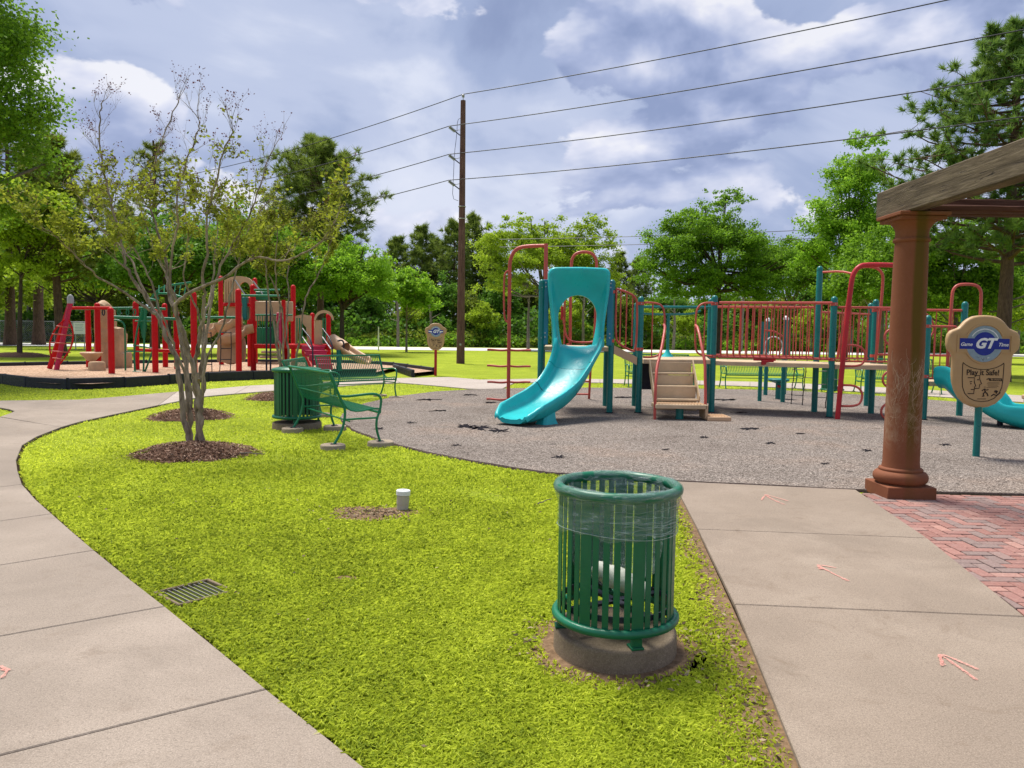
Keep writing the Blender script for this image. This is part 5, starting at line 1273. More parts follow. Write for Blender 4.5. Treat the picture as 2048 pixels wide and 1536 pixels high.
# far right: red bent bar and tan bench piece
rt = thing('red_bent_bar', 'red bent tube climber at the right edge behind the sign', 'climber', (13.2, 19.2, 0))
ob(MB().tube(smooth_path([(-.0, 0, .15), (-.12, 0, .25), (-.10, 0, 1.75), (.05, 0, 1.95), (.5, 0, 2.0)], 2), .05, 8), 'bar', M['red'], rt); ob(MB().tube([(.5, 0, -.1), (.5, 0, 2.05)], .06, 8), 'post', M['red'], rt)
rt = thing('low_platform', 'low tan platform behind the small turquoise slide at the right edge', 'platform', (12.3, 17.5, 0))
mb = MB(); mb.box(-.5, 1.2, -.3, .3, .24, .34, .02); ob(mb, 'top', M['rock'], rt); mb = MB(); mb.box(-.35, 1.0, -.2, .2, 0, .24, .02); ob(mb, 'base', M['rock'], rt)

# ============================================================ PLAY STRUCTURE IN THE CHIP BED
def pb(px, py): return G(px, py, BZ)
Bs = thing('red_play_structure', 'large bright red and tan play structure standing in the wood chip bed', 'play structure', tuple(pb(400, 742)))
def bpost(px, yb, yt, r=.095):
    g = pb(px, yb); h = P(px, yt, g.y).z; return post(Bs, g.x, g.y, h, M['rred'], r, .02)
for q in ((178, 734, 613), (197, 738, 606), (223.5, 747, 615), (273.5, 739, 603), (311, 745, 618), (331, 734, 607), (354, 738, 622), (389, 749, 584), (443, 729, 552), (478, 747, 578), (500, 733, 594), (507, 742, 569), (511, 727, 556), (587, 735, 570), (572, 741, 627), (625, 730, 626), (657, 737, 627)): bpost(*q)
def bt_(name, pts, r, mat, it=0, par=None): return tubep(par or Bs, name, [P(*p) for p in pts], r, mat, it, 8)
# overhead bars with rings
ol = bt_('overhead_rail', [(150, 618, 27), (273, 616, 27.6), (331, 618, 27.6)], .045, M['green']); bt_('overhead_rail', [(224, 634, 25.9), (355, 638, 26.6)], .05, M['green']); bt_('overhead_rail', [(405, 635, 26), (478, 635, 26)], .045, M['green'])
bt_('overhead_rail', [(143, 616, 26.5), (222, 616, 26.3)], .05, M['rred'])
for px in (206, 237, 254, 268, 290): bt_('ring_handle', [(px, 618, 26.5), (px-2, 626, 26.5), (px+1, 632, 26.5), (px+4, 626, 26.5), (px+2, 618, 26.5)], .02, M['green'] if px > 230 else M['dark'], 2, ol)
bt_('arched_rail', [(224, 640, 26), (240, 641, 26), (248, 647, 26), (250, 657, 26), (251, 743, 26.2)], .03, M['green'], 1)
for y in (703, ): bt_('arched_rail', [(251, y, 26), (285, y, 26.4)], .02, M['green'])
# leaf-shaped ladder at the far left
ld_ = link('pod_ladder', None, Bs)
bt_('spine', [(141, 602, 25.9), (113, 740, 25.9)], .085, M['mag'], 0, ld_); bt_('spine', [(141, 605, 26.3), (99, 737, 26.3)], .085, M['rred'], 0, ld_)
part(ld_, 'spine_cap', MB().lathe([(.1, 0), (.1, .2), (.06, .28), (.01, .3)], 12, tuple(P(141, 607, 25.9))), M['galv'])
bt_('side_hoop', [(128, 640, 25.8), (112, 655, 25.8), (100, 680, 25.8), (99, 700, 25.8), (105, 722, 25.8)], .028, M['rred'], 1, ld_); bt_('side_hoop', [(138, 640, 25.8), (146, 660, 25.8), (146, 680, 25.8), (140, 700, 25.8), (120, 728, 25.8)], .028, M['rred'], 1, ld_)
for y, x0, x1 in ((652, 113, 141), (668, 104, 146), (685, 100, 146), (702, 101, 141), (716, 105, 132)): bt_('rung', [(x0, y, 25.75), (x1, y+3, 25.75)], .02, M['coral'], 0, ld_)
# saucer seats
c0 = P(183, 722, 26.5)
part(Bs, 'saucer', MB().lathe([(.12, -.12), (.34, .12), (.37, .16), (.33, .19), (.05, .16)], 20, tuple(P(183, 715, 26.4))), M['tan']); part(Bs, 'saucer_base', MB().lathe([(.27, 0), (.26, .25), (.22, .30), (.02, .31)], 18, tuple(pb(194, 741))), M['rock'])
# moulded rock climbing wall
def lump(par, name, c, sx, sy, sz, mat, seed):
    import bmesh
    bm = bmesh.new(); bmesh.ops.create_cube(bm, size=2); bmesh.ops.subdivide_edges(bm, edges=bm.edges[:], cuts=7, use_grid_fill=True); r = np.random.default_rng(seed); Aq = r.normal(size=(7, 3))*2.2; ph = r.uniform(0, 6, 7)
    for v in bm.verts:
        n_ = v.co.normalized(); v.co = v.co*.62+n_*v.co.length*.0+n_*.55
        d = sum(math.sin(float(Aq[i]@np.array(v.co))+ph[i]) for i in range(7))/7; v.co *= 1+.16*d; v.co.x *= sx; v.co.y *= sy; v.co.z *= sz
    me = bpy.data.meshes.new(name); off = root_of(par).location; bm.transform(Matrix.Translation(Vector(c)-off)); bm.to_mesh(me); bm.free(); me.materials.append(mat)
    me.polygons.foreach_set('use_smooth', [True]*len(me.polygons)); me.set_sharp_from_angle(angle=R(35)); return link(name, me, par)
rk = link('rock_climber', None, Bs)
for px, py, sx, sz, sd in ((207, 650, .20, .72, 1), (208, 700, .22, .7, 6), (226, 672, .34, .28, 2), (212, 700, .26, .62, 3), (234, 700, .24, .55, 4), (215, 725, .45, .26, 5), (243, 722, .22, .30, 7), (218, 640, .12, .4, 8)): lump(rk, 'boulder', P(px, py, 27.9), sx, .30, sz, M['rock'], sd)
# green swing-like pod climber
pc = link('pod_climber', None, Bs)
bt_('frame', [(285, 615, 25.6), (276, 650, 25.6), (268, 700, 25.6), (270, 743, 25.6)], .032, M['green'], 1, pc); bt_('frame', [(290, 615, 25.6), (287, 743, 25.6)], .03, M['green'], 0, pc); bt_('frame', [(316, 640, 25.6), (310, 690, 25.6), (290, 743, 25.6)], .032, M['green'], 1, pc)
bt_('rung', [(266, 690, 25.6), (308, 697, 25.6)], .022, M['green'], 0, pc); bt_('rung', [(270, 642, 25.6), (312, 643, 25.6)], .02, M['green'], 0, pc); bt_('seat_bar', [(266, 744, 25.5), (288, 747, 25.5)], .05, M['green'], 0, pc)
mb = MB(); mb.loft([[P(281, 620, 25.7), P(293, 620, 25.7)], [P(280, 650, 25.7), P(294, 650, 25.7)], [P(284, 676, 25.7), P(291, 676, 25.7)]], False); mb.loft([[P(281, 620, 25.75), P(293, 620, 25.75)], [P(280, 650, 25.75), P(294, 650, 25.75)], [P(284, 676, 25.75), P(291, 676, 25.75)]], False); part(pc, 'leaf_panel', mb, M['green'])
bt_('floor_beam', [(274, 700, 27), (389, 703, 27.4)], .06, M['rred'])
# arched green ladder above
al = link('arched_ladder', None, Bs)
bt_('side_rail', [(300, 603, 27.5), (310, 585, 27.5), (330, 572, 27.5), (382, 565, 27.5)], .04, M['green'], 2, al); bt_('side_rail', [(296, 597, 27), (318, 602, 27), (311, 587, 27), (340, 587, 27), (371, 597, 27)], .04, M['green'], 1, al)
for k in range(6): bt_('rung', [(318+k*11, 571-k*.8, 27.5), (318+k*10, 588+k*.8, 27.2)], .018, M['green'], 0, al)
bt_('ladder_post', [(314, 600, 27.4), (314, 700, 27.4)], .035, M['green'], 0, al); 
# high deck with arched roof panel
mb = MB(); pts = [P(448, 612, 27.2)]+[P(448+28.5*(1-math.cos(a)), 566-14*math.sin(a), 27.2) for a in [PI*k/12 for k in range(13)]]+[P(505, 612, 27.2)]
inn = [P(478, 612, 27.2)]+[P(478+11*(1-math.cos(a)), 578-14*math.sin(a), 27.2) for a in [PI*k/12 for k in range(13)]]+[P(500, 612, 27.2)]
mb.loft([pts, inn, [p+Vector((0, .08, 0)) for p in inn], [p+Vector((0, .08, 0)) for p in pts], pts], False); part(Bs, 'arched_roof_panel', mb, M['tan'])
for k in range(5): bt_('panel_slat', [(450+5*k, 560, 27.15), (450+5*k, 604, 27.15)], .022, M['tan'])
mb = MB(); mb.loft([[P(464, 566, 27.3), P(476, 562, 27.3)], [P(463, 590, 27.3), P(484, 590, 27.3)], [P(468, 606, 27.3), P(486, 606, 27.3)]], False); mb.loft([[P(464, 566, 27.34), P(476, 562, 27.34)], [P(463, 590, 27.34), P(484, 590, 27.34)], [P(468, 606, 27.34), P(486, 606, 27.34)]], False); part(Bs, 'green_panel', mb, M['green'])
def bbox_(name, a, b, mat, par=None, dy=.1):
    A_, B_ = P(*a), P(*b); mb = MB(); mb.box(A_.x, B_.x, A_.y, A_.y+dy, A_.z, B_.z, .02); return part(par or Bs, name, mb, mat)
bbox_('high_deck', (446, 612, 27.1), (508, 606, 27.1), M['rred'], None, 1.2); bbox_('tan_panel', (449, 636, 27.3), (500, 614, 27.3), M['rock']); bbox_('tan_panel', (508, 642, 26.9), (585, 603, 26.9), M['tan'])
bt_('slanted_rail', [(470, 560, 26.8), (490, 590, 26.8)], .025, M['galv']); bt_('slanted_rail', [(506, 562, 26.8), (525, 588, 26.8)], .025, M['galv'])
bt_('cross_rail', [(482, 591, 25.9), (560, 592, 26)], .04, M['green']); bt_('cross_rail', [(508, 580, 26.4), (560, 580, 26.6)], .035, M['green'])
bbox_('green_panel', (509, 600, 27.3), (538, 583, 27.3), M['green']); bbox_('stair_tube', (484, 640, 27), (493, 594, 27), M['tealpost'], None, .25)
# tan dome window
part(Bs, 'bubble_dome', MB().lathe([(.48, -.02), (.46, .0), (.40, .16), (.28, .30), (.12, .38), (.01, .40)], 24), M['tan']).matrix_local = Matrix.Translation(P(523, 620, 26.85)-Bs.location)@Matrix.Rotation(PI/2, 4, 'X')
# main deck with barred green panels
bbox_('main_deck', (508, 697, 26.3), (662, 690, 26.3), M['rred'], None, 1.6)
bbox_('green_panel', (513, 689, 26.6), (552, 655, 26.6), M['green'])
f = bt_('barrier', [(511, 630, 26.3), (585, 630, 26.3)], .03, M['green'])
for k in range(9): bt_('bar', [(515+5*k, 630, 26.3), (515+5*k, 688, 26.3)], .016, M['green'], 0, f)
for px, z in ((533, 0), (541, 0)): bt_('fire_pole', [(px, 600, 25.9), (px, 750, 25.9)], .03, M['dark'])
for y in (704, 714, 726): bbox_('tan_step', (523+(y-700)*-.3, y+2.5, 26.1), (556, y-2, 26.1), M['tan'], None, .3)
bbox_('red_flash_panel', (553, 690, 26.1), (562, 625, 26.1), M['mag']); bt_('red_pipe', [(568, 690, 26.2), (567, 600, 26.2)], .07, M['rred'])
mb = MB(); pts = [P(590, 690, 26.7), P(590, 632, 26.7), P(604, 629, 26.7), P(622, 632, 26.7), P(622, 690, 26.7)]; inn = [P(594, 690, 26.7), P(596, 655, 26.7), P(604, 645, 26.7), P(612, 655, 26.7), P(615, 690, 26.7)]
mb.loft([pts, inn, [p+Vector((0, .08, 0)) for p in inn], [p+Vector((0, .08, 0)) for p in pts], pts], False); part(Bs, 'tan_arch_panel', mb, M['tan'])
for px in (594, 599, 604, 646, 651): bt_('green_bar', [(px, 636, 26.4), (px, 686, 26.4)], .024, M['green'])
# tunnel hood above the tan slide
mb = MB(); 
loops = [[P(648+ (20-j*0)*math.cos(a), 640-20*math.sin(a), 26.6+.28*j) for a in [PI*k/14 for k in range(15)]] for j in range(4)]
loops2 = [[P(648+16*math.cos(a), 641-15*math.sin(a), 26.6+.28*j) for a in [PI*k/14 for k in range(15)]] for j in range(4)]
mb.loft(loops, False); mb.loft(loops2, False); mb.loft([loops[0], loops2[0]], False); part(Bs, 'slide_hood', mb, M['tan'])
bbox_('hood_side', (628, 690, 26.7), (642, 640, 26.7), M['tan'], None, .3)
# magenta stairs
bs = link('red_stairs', None, Bs)
for k in range(5):
    a = P(605+7*k, 691+9*k, 26.2-.18*k); b = P(650+4*k, 691+9*k, 26.2-.18*k)
    mb = MB(); mb.box(a.x, b.x, a.y-.1, a.y+.16, a.z-.05, a.z, .01); mb.box(a.x, b.x, a.y-.1, a.y-.07, a.z-.2, a.z-.05, .004); part(bs, 'step', mb, M['mag'])
mb = MB(); a, b = P(603, 694, 26.25), P(626, 738, 25.4); mb.loft([[a, a+Vector((0, 0, -.22)), a+Vector((.05, 0, -.22)), a+Vector((.05, 0, 0))], [b, b+Vector((0, 0, -.22)), b+Vector((.05, 0, -.22)), b+Vector((.05, 0, 0))]], True, True, True); part(bs, 'stringer', mb, M['rred'], smooth=False)
for dx in (0, 40):
    bt_('handrail', [(605+dx, 657, 26.2), (625+dx*.97, 682, 25.5), (626+dx*.97, 735-dx*.5, 25.4)], .026, M['dark'], 1, bs); bt_('handrail', [(605+dx, 674, 26.1), (622+dx, 698, 25.5)], .02, M['galv'], 0, bs)
# right-hand tan slide
kk = [P(662, 686, 26.9), P(672, 690, 26.8), P(690, 703, 26.5), P(710, 715, 26.2), P(727, 723, 26.0), P(737, 725, 25.9)]
part(Bs, 'tan_slide', channel(interp([tuple(k) for k in kk], 18), prm([.20, .20, .20, .22, .24, .1], 18), prm([.2, .2, .18, .16, .16, .08], 18)), M['tan'], sharp=55)
tb = interp([tuple(P(664, 680, 26.8)), tuple(P(676, 688, 26.6)), tuple(P(690, 697, 26.4))], 8); part(Bs, 'slide_tube', MB().tube(tb, .22, 18, caps=False), M['tan'])
bt_('slide_support', [(678, 700, 26.3), (678, 742, 26.3)], .09, M['tealpost']); bt_('tube_collar', [(675, 682, 26.2), (684, 680, 26.2), (688, 686, 26.2), (687, 698, 26.2)], .03, M['dark'], 1)
# left wavy tan slides
for ky, sd in ((0, 1), (1, 2)):
    k1 = [P(400, 672, 26.4), P(415, 671, 26.5), P(428, 661, 26.7), P(448, 660, 26.8), P(462, 651, 27.0), P(482, 648, 27.2)] if ky == 0 else [P(440, 686, 26.2), P(455, 684, 26.3), P(470, 678, 26.5), P(484, 668, 26.8), P(505, 662, 27.0)]
    part(Bs, 'wavy_tan_slide', channel(interp([tuple(k) for k in k1], 24), [.26]*25, [.24]*25), M['tan'], sharp=55)
lump(Bs, 'tan_underside', P(462, 700, 26.9), .40, .3, .42, M['rock'], 12)
# two chain and wire ladders hanging in front
for x0 in (403, 422, 441, 462): bt_('ladder_wire', [(x0, 664, 25.9), (x0+1, 705, 25.9), (x0+(2 if x0 < 430 else -2), 747, 25.9)], .016, M['chain'], 1)
for y in (665, 686, 707, 728): bt_('ladder_rung', [(403, y, 25.9), (423, y+1, 25.9)], .016, M['chain'])
for y in (665, 697, 719): bt_('ladder_rung', [(442, y, 25.9), (463, y, 25.9)], .016, M['chain'])
# ============================================================ TREES
def clumped(n, blobs, nclump, seed, cr=.32, flat=.8, shell=.35):
    """leaf points gathered in clumps spread through the ellipsoids (cx, cy, cz, rx, ry, rz); returns points, clump id tint, clump centres"""
    r = np.random.default_rng(seed); B = np.array(blobs, float); vol = B[:, 3]*B[:, 4]*B[:, 5]; pr = vol**.7; pr /= pr.sum()
    bi = r.choice(len(B), nclump, p=pr); d = r.normal(size=(nclump, 3)); d /= np.linalg.norm(d, axis=1)[:, None]; d[:, 2] = np.where(d[:, 2] < -.35, -d[:, 2]*.5, d[:, 2])
    rad = (shell+(1-shell)*r.uniform(0, 1, nclump)**.6)[:, None]; rad *= 1+.12*r.normal(size=(nclump, 1))
    c = B[bi, :3]+d*rad*B[bi, 3:6]
    cs = np.minimum(cr*B[bi, 3:6].mean(1), 1.0)*r.uniform(.5, 1.3, nclump)
    w = cs**2; ci = r.choice(nclump, n, p=w/w.sum())
    q = r.normal(size=(n, 3)); q /= np.linalg.norm(q, axis=1)[:, None]; q *= (r.uniform(0, 1, n)**.45)[:, None]; q[:, 2] *= flat
    q *= (1+.35*r.normal(size=(n, 1))).clip(.3, 1.9)
    p = c[ci]+q*cs[ci][:, None]
    ct = r.uniform(0, 1, nclump)
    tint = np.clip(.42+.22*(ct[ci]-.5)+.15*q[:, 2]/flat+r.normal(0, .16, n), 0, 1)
    return p, tint, c, cs
def tree(name, label, x, y, h, blobs, leaf, size, n, ncl, seed, tr=.2, bark='bark', cr=.32, flat=.8, fork=.38, lean=0.0, group=None, limbs=14, z0=0.0, aspect=.6, cat='tree', shell=.38):
    t = thing(name, label, cat, (x, y, z0-.05), 0, group)
    if y > 1: n = int(n*1.25); ncl = int(ncl*1.4); blobs = [(a, b, c, d*1.10, e*1.05, f*1.16) for a, b, c, d, e, f in blobs]
    p, tint, c, cs = clumped(n, blobs, ncl, seed, cr, flat, shell)
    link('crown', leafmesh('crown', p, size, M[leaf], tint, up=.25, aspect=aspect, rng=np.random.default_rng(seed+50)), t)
    rr = random.Random(seed); top = max(b[2] for b in blobs)*.86; fz = h*fork; mb = MB()
    ax = [Vector((0, 0, 0)), Vector((lean*.3, 0, fz*.5)), Vector((lean*.6, rr.uniform(-.1, .1), fz)), Vector((lean, 0, (fz+top)/2)), Vector((lean+rr.uniform(-.3, .3), 0, top))]
    mb.tube(smooth_path([Vector((0, 0, -.1))]+ax, 1), [tr*1.35, tr*1.15]+[tr*(1-.105*k) for k in range(9)], 10)
    idx = rr.sample(range(len(c)), min(limbs, len(c)))
    for i in idx:
        e = Vector(c[i]); s = ax[2].lerp(ax[3], rr.uniform(0, .9)); mid = s.lerp(e, .5)+Vector((0, 0, -.10*(e-s).length+rr.uniform(-.2, .3)))
        r0 = tr*rr.uniform(.28, .5); mb.tube(smooth_path([s, s.lerp(mid, .6)+Vector((rr.uniform(-.1, .1), 0, .0)), mid, e], 1), [r0*(1-.12*k) for k in range(6)], 6)
    ob(mb, 'trunk', M[bark], t, sharp=80)
    return t
def pine(name, label, x, y, h, spread, seed, tr=.22, first=.45, nb=46, leaf='needle', wid=.02, nl=.26, tufts=6, needles=34, group=None, bark='barkpine', rise=.35, top=.5, azim=None):
    t = thing(name, label, 'pine tree', (x, y, -.05), 0, group); rr = random.Random(seed); r = np.random.default_rng(seed); mb = MB(); C = []; D = []
    bend = rr.uniform(-.25, .25)
    ax = lambda z: Vector((bend*math.sin(z/h*2.2), 0, z))
    mb.tube([ax(h*k/10) for k in range(11)], [tr*(1.25 if k == 0 else 1)*(1-.078*k) for k in range(11)], 10)
    for k in range(nb):
        f = (k+rr.random())/nb; z = h*(first+(1-first)*f); a = k*2.4+rr.uniform(-.5, .5)
        if azim: a = rr.uniform(*azim)
        L = spread*(math.sin(PI*min(1, .22+f*.80))**.7)*rr.uniform(.55, 1.1)
        L = max(L, spread*top*.4); d = Vector((math.cos(a), math.sin(a), 0)); s = ax(z*.985)
        pts = [s+d*L*u+Vector((0, 0, L*(rise*u*u+.05*u)-.0))+Vector((rr.uniform(-.06, .06), rr.uniform(-.06, .06), rr.uniform(-.05, .05)))*u*L*.5 for u in (0, .25, .5, .75, 1)]
        r0 = tr*.26*(1.1-f*.6); mb.tube(pts, [r0, r0*.8, r0*.6, r0*.4, r0*.2], 5)
        for j in range(tufts):
            u = rr.uniform(.38, 1.0) if j else 1.0; q = pts[0].lerp(pts[-1], u)+Vector((0, 0, (rise*u*u-rise*u)*L)); o = L*.20*(1.15-u*.3)
            off = Vector((rr.gauss(0, o), rr.gauss(0, o), rr.gauss(0, o*.45)+o*.2)); e = q+off
            if off.length > .15: mb.tube([q, q.lerp(e, .5)+Vector((0, 0, -.03)), e], [r0*.25, r0*.18, r0*.1], 4, False)
            C.append(e); D.append((off.normalized() if off.length > .05 else d)+Vector((0, 0, .5)))
            C.append(q.lerp(e, .6)+Vector((rr.gauss(0, .1), rr.gauss(0, .1), rr.gauss(0, .08)))); D.append(D[-1]+Vector((rr.uniform(-.5, .5), rr.uniform(-.5, .5), 0)))
    C = np.array(C); D = np.array(D); D /= np.linalg.norm(D, axis=1)[:, None]; n = len(C)*needles; ci = np.repeat(np.arange(len(C)), needles)
    d = D[ci]*.75+r.normal(size=(n, 3))*.62; d /= np.linalg.norm(d, axis=1)[:, None]; e = np.cross(d, r.normal(size=(n, 3))); e /= np.linalg.norm(e, axis=1)[:, None]
    L = (nl*r.uniform(.6, 1.25, n))[:, None]; base = C[ci]-D[ci]*nl*.5*r.uniform(0, 1, n)[:, None]
    v = np.stack([base-e*wid*.5, base+e*wid*.5, base+d*L], 1).reshape(-1, 3)
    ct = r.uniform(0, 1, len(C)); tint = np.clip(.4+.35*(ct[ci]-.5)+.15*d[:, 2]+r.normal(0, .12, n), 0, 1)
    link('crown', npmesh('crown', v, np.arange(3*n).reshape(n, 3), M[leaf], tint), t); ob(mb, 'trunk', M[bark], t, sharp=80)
    return t

# ---- crape myrtles: traced main stems, branching grown from them
def crape(name, label, base, stems, seed, ntw=300, H=4.9, group='crape myrtles', dens=9, ls=.05, spread=1.0, zmin=1.75, start=.45, thin=0.0):
    t = thing(name, label, 'crape myrtle', tuple(base), 0, group); rr = random.Random(seed); mb = MB(); tw = MB(); nodes = []; tips = []
    for st, r0, r1 in stems:
        pts = smooth_path(st, 2); n = len(pts); wob = [p+Vector((rr.gauss(0, .010), rr.gauss(0, .010), 0)) for p in pts]
        rs = [r0+(r1-r0)*(i/(n-1))**.8 for i in range(n)]
        rs = [q*(1+.10*math.sin(i*1.7+seed)) for i, q in enumerate(rs)]
        mb.tube(wob, rs, 9)
        for i in range(int(n*start), n): nodes.append((wob[i], (wob[i]-wob[i-1]).normalized(), rs[i]))
        tips.append((wob[-1], (wob[-1]-wob[-2]).normalized(), rs[-1]))
    L = []
    def grow(p, d, ln, r, lv):
        k = 5; pts = [p]; q = p.copy(); dd = d.copy()
        for i in range(k):
            dd = (dd+Vector((rr.gauss(0, .16), rr.gauss(0, .16), rr.gauss(0, .10)+.09))).normalized(); q = q+dd*ln/k; pts.append(q.copy())
        (tw if lv > 0 else mb).tube(pts, [r*(1-.13*i) for i in range(k+1)], 4 if lv > 0 else 6, False)
        if lv < 2:
            for _ in range(rr.choice((2, 3, 3)) if lv else 4):
                i = rr.randint(2, k); a = (pts[i]-pts[i-1]).normalized(); o = Vector((rr.gauss(0, .5), rr.gauss(0, .5), rr.gauss(.25, .25))); grow(pts[i], (a+o).normalized(), ln*rr.uniform(.42, .72), r*.5, lv+1)
        for i in range(2 if lv else 4, k+1): L.append((pts[i], lv))
        if lv == 2 or rr.random() < .3: L.append((pts[-1], 9))
    for p, d, r in tips: 
        for _ in range(2): grow(p, (d+Vector((rr.gauss(0, .3), rr.gauss(0, .3), .35))).normalized(), rr.uniform(.22, .42), .005, 1)
    for _ in range(ntw):
        p, d, r = rr.choice(nodes)
        if p.z < zmin: continue
        o = Vector((rr.gauss(0, .7), rr.gauss(0, .7), rr.uniform(.0, .7))); ln = rr.uniform(.28, .75)*spread*(1.15-.55*min(1, p.z/H)); grow(p, (d*.5+o).normalized(), ln, min(.016, r*.5)*rr.uniform(.5, 1), 0 if rr.random() < .5 else 1)
    r = np.random.default_rng(seed); P3 = []; T3 = []; S3 = []
    for p, lv in L:
        if rr.random() < thin+.38*max(0, min(1, (p.z-H*.66)/(H*.22))): continue
        m_ = dens if lv in (1, 2) else (2 if lv == 0 else 5)
        q = np.array(p)+r.normal(size=(m_, 3))*.034; P3.append(q)
        hh = min(1, max(0, (p.z-2.6)/2.6)); T3.append(np.clip(r.normal(.62-.42*hh**1.5, .2, m_), 0, 1))
    P3 = np.vstack(P3); T3 = np.concatenate(T3)
    k_ = r.uniform(size=len(P3)) > .55*np.clip((P3[:, 2]-3.2)/1.7, 0, 1); P3, T3 = P3[k_], T3[k_]
    off = np.array(t.location)
    link('foliage', leafmesh('foliage', P3-off, ls, M['crape'], T3, up=.35, aspect=.55, rng=r), t)
    sd_ = np.vstack([np.array(p)+r.normal(size=(3, 3))*.022 for p, lv in L if lv == 9 and p.z > H*.62]) if L else np.zeros((0, 3))
    link('seed_heads', leafmesh('seed_heads', sd_-off, .020, M['crapeseed'], r.uniform(0, 1, len(sd_)), up=0, aspect=1.0, rng=r), t)
    part(t, 'trunk', mb, M['barkcrape'], sharp=80); part(t, 'twigs', tw, M['barkcrape'], sharp=80)['kind'] = 'stuff'
    return t
def tr_(px, Y0=10.35, dy=0.0):
    n = len(px); return [P(a, b, Y0+dy*(i/(n-1))**1.5) for i, (a, b) in enumerate(px)]
stems = [
 (tr_([(380, 902), (374, 860), (368, 830), (360, 760), (356, 725), (345, 700), (330, 665), (312, 625), (287, 590), (266, 560), (252, 530), (241, 480), (230, 430), (216, 380), (203, 330), (199, 260), (204, 205)], 10.3, .5), .046, .007),
 (tr_([(314, 630), (296, 618), (270, 601), (245, 582), (218, 566), (196, 556), (176, 536), (150, 508), (122, 484), (98, 462)], 10.42, -1.0), .022, .006),
 (tr_([(383, 902), (380, 850), (376, 800), (373, 760), (370, 700), (364, 660), (352, 628), (340, 596), (334, 560), (331, 510), (312, 455), (296, 400), (303, 340), (330, 265), (358, 200)], 10.5, 1.1), .042, .007),
 (tr_([(300, 610), (280, 560), (262, 520), (240, 490), (205, 462), (180, 430), (166, 400)], 10.4, .9), .020, .006),
 (tr_([(399, 903), (397, 860), (394, 820), (391, 780), (386, 740), (394, 700), (402, 660), (408, 625), (410, 590), (404, 560), (416, 500), (411, 440), (430, 380), (442, 310), (468, 262)], 10.3, -.7), .044, .007),
 (tr_([(404, 903), (403, 850), (400, 815), (396, 780), (388, 740), (374, 690), (361, 650), (350, 624), (352, 606), (375, 588), (412, 570), (450, 556), (490, 523), (520, 512), (560, 525), (600, 512), (640, 488), (672, 440)], 10.25, -.9), .046, .007),
 (tr_([(397, 760), (408, 700), (416, 650), (424, 600), (437, 540), (470, 480), (500, 430), (522, 360), (548, 295)], 10.3, .6), .026, .006),
 (tr_([(352, 606), (338, 560), (345, 500), (358, 440), (350, 380), (372, 330), (392, 270), (400, 240)], 10.4, -.5), .022, .006)]
tb1 = G(390, 902)
crape('crape_myrtle', 'nearest multi-stemmed crape myrtle with smooth pale trunks in its own mulch mound', tb1, stems, 3, 190, 4.95, dens=5, ls=.056, thin=.66, zmin=2.35, spread=.85)
def vase(base, H, n, seed, w=1.2, r=.05):
    rr = random.Random(seed); out = []
    for k in range(n):
        a = 2*PI*k/n+rr.uniform(-.4, .4); d = Vector((math.cos(a), math.sin(a), 0)); rad = w*rr.uniform(.5, 1.15); pts = [Vector(base)+d*.10]
        for i in range(1, 9):
            f = i/8; pts.append(Vector(base)+d*(.10+rad*f**1.5)+Vector((rr.gauss(0, .07), rr.gauss(0, .07), H*.86*f)))
        out.append((pts, r*rr.uniform(.75, 1.1), .008))
    return out
b2 = MOUNDS[1][0]+Vector((.08, 0, .05)); crape('crape_myrtle', 'second crape myrtle, directly behind the nearest one, in the mulch mound by the walk', b2, vase(b2, 4.5, 5, 5, 1.2, .036), 5, 60, 4.6, dens=5, ls=.062, thin=.35, zmin=2.5)
b3 = G(571, 791)+Vector((0, 0, .05)); crape('crape_myrtle', 'third crape myrtle with pale trunks, rising behind the green slatted bin', b3, vase(b3, 4.6, 5, 8, 1.05, .042), 8, 120, 4.7, dens=7, ls=.066, thin=.1, zmin=2.7)

# ---- individual trees
def at(px, Y): return (px-1024)/FPX*Y
def hz(px, py, Y): return P(px, py, Y).z
# big tree leaning in from the upper left
tree('shade_tree', 'tall green shade tree filling the upper left corner of the picture', -17.2, 22, 13, [(1.4, 0, 7.2, 2.4, 2.6, 1.5), (1.2, 0, 9.6, 2.5, 2.6, 1.8), (.5, 0, 5.2, 2.3, 2.4, 1.3), (.8, 0, 11.8, 2.1, 2, 1.7)], 'leaf_mid', .12, 60000, 260, 21, .24, 'barkgrey', .26, .6, .3, 0, limbs=20)
x = at(38, 40.1); tree('slim_tree', 'slim dark-trunked tree in a low mulch mound at far left beyond the play area', x, 40.1, 9.5, [(-.6, 0, 6.2, 2.8, 2.4, 1.9), (.9, 0, 7.6, 2.2, 2, 1.5), (-.2, 0, 4.6, 2.4, 2, .8)], 'leaf_yellow', .20, 15000, 130, 22, .14, 'bark', .25, .6, .4, .2)
pine('pine_tree', 'dark pine with rounded crown at left, rising behind the red ladder', at(122, 42), 42, 11.9, 3.1, 31, .26, .34, 60, 'needle2', .038, .4, 10, 34)
x = at(335, 47); tree('oak_tree', 'dense dark green oak behind the nearest crape myrtle', x, 47, 8.6, [(0, 0, 5.4, 3.9, 3, 2.4), (-2.6, 0, 4.5, 2.4, 2.4, 1.7), (2.4, 0, 5.3, 2.6, 2.4, 2.0)], 'leaf_dark', .24, 17000, 170, 23, .26)
x = at(505, 50); tree('oak_tree', 'mid green oak behind the tan arched roof of the red play structure', x, 50, 9.2, [(0, 0, 6.0, 3.4, 3, 2.6), (1.6, 0, 4.6, 2.4, 2.2, 1.6)], 'leaf_mid', .24, 14000, 150, 24, .24)
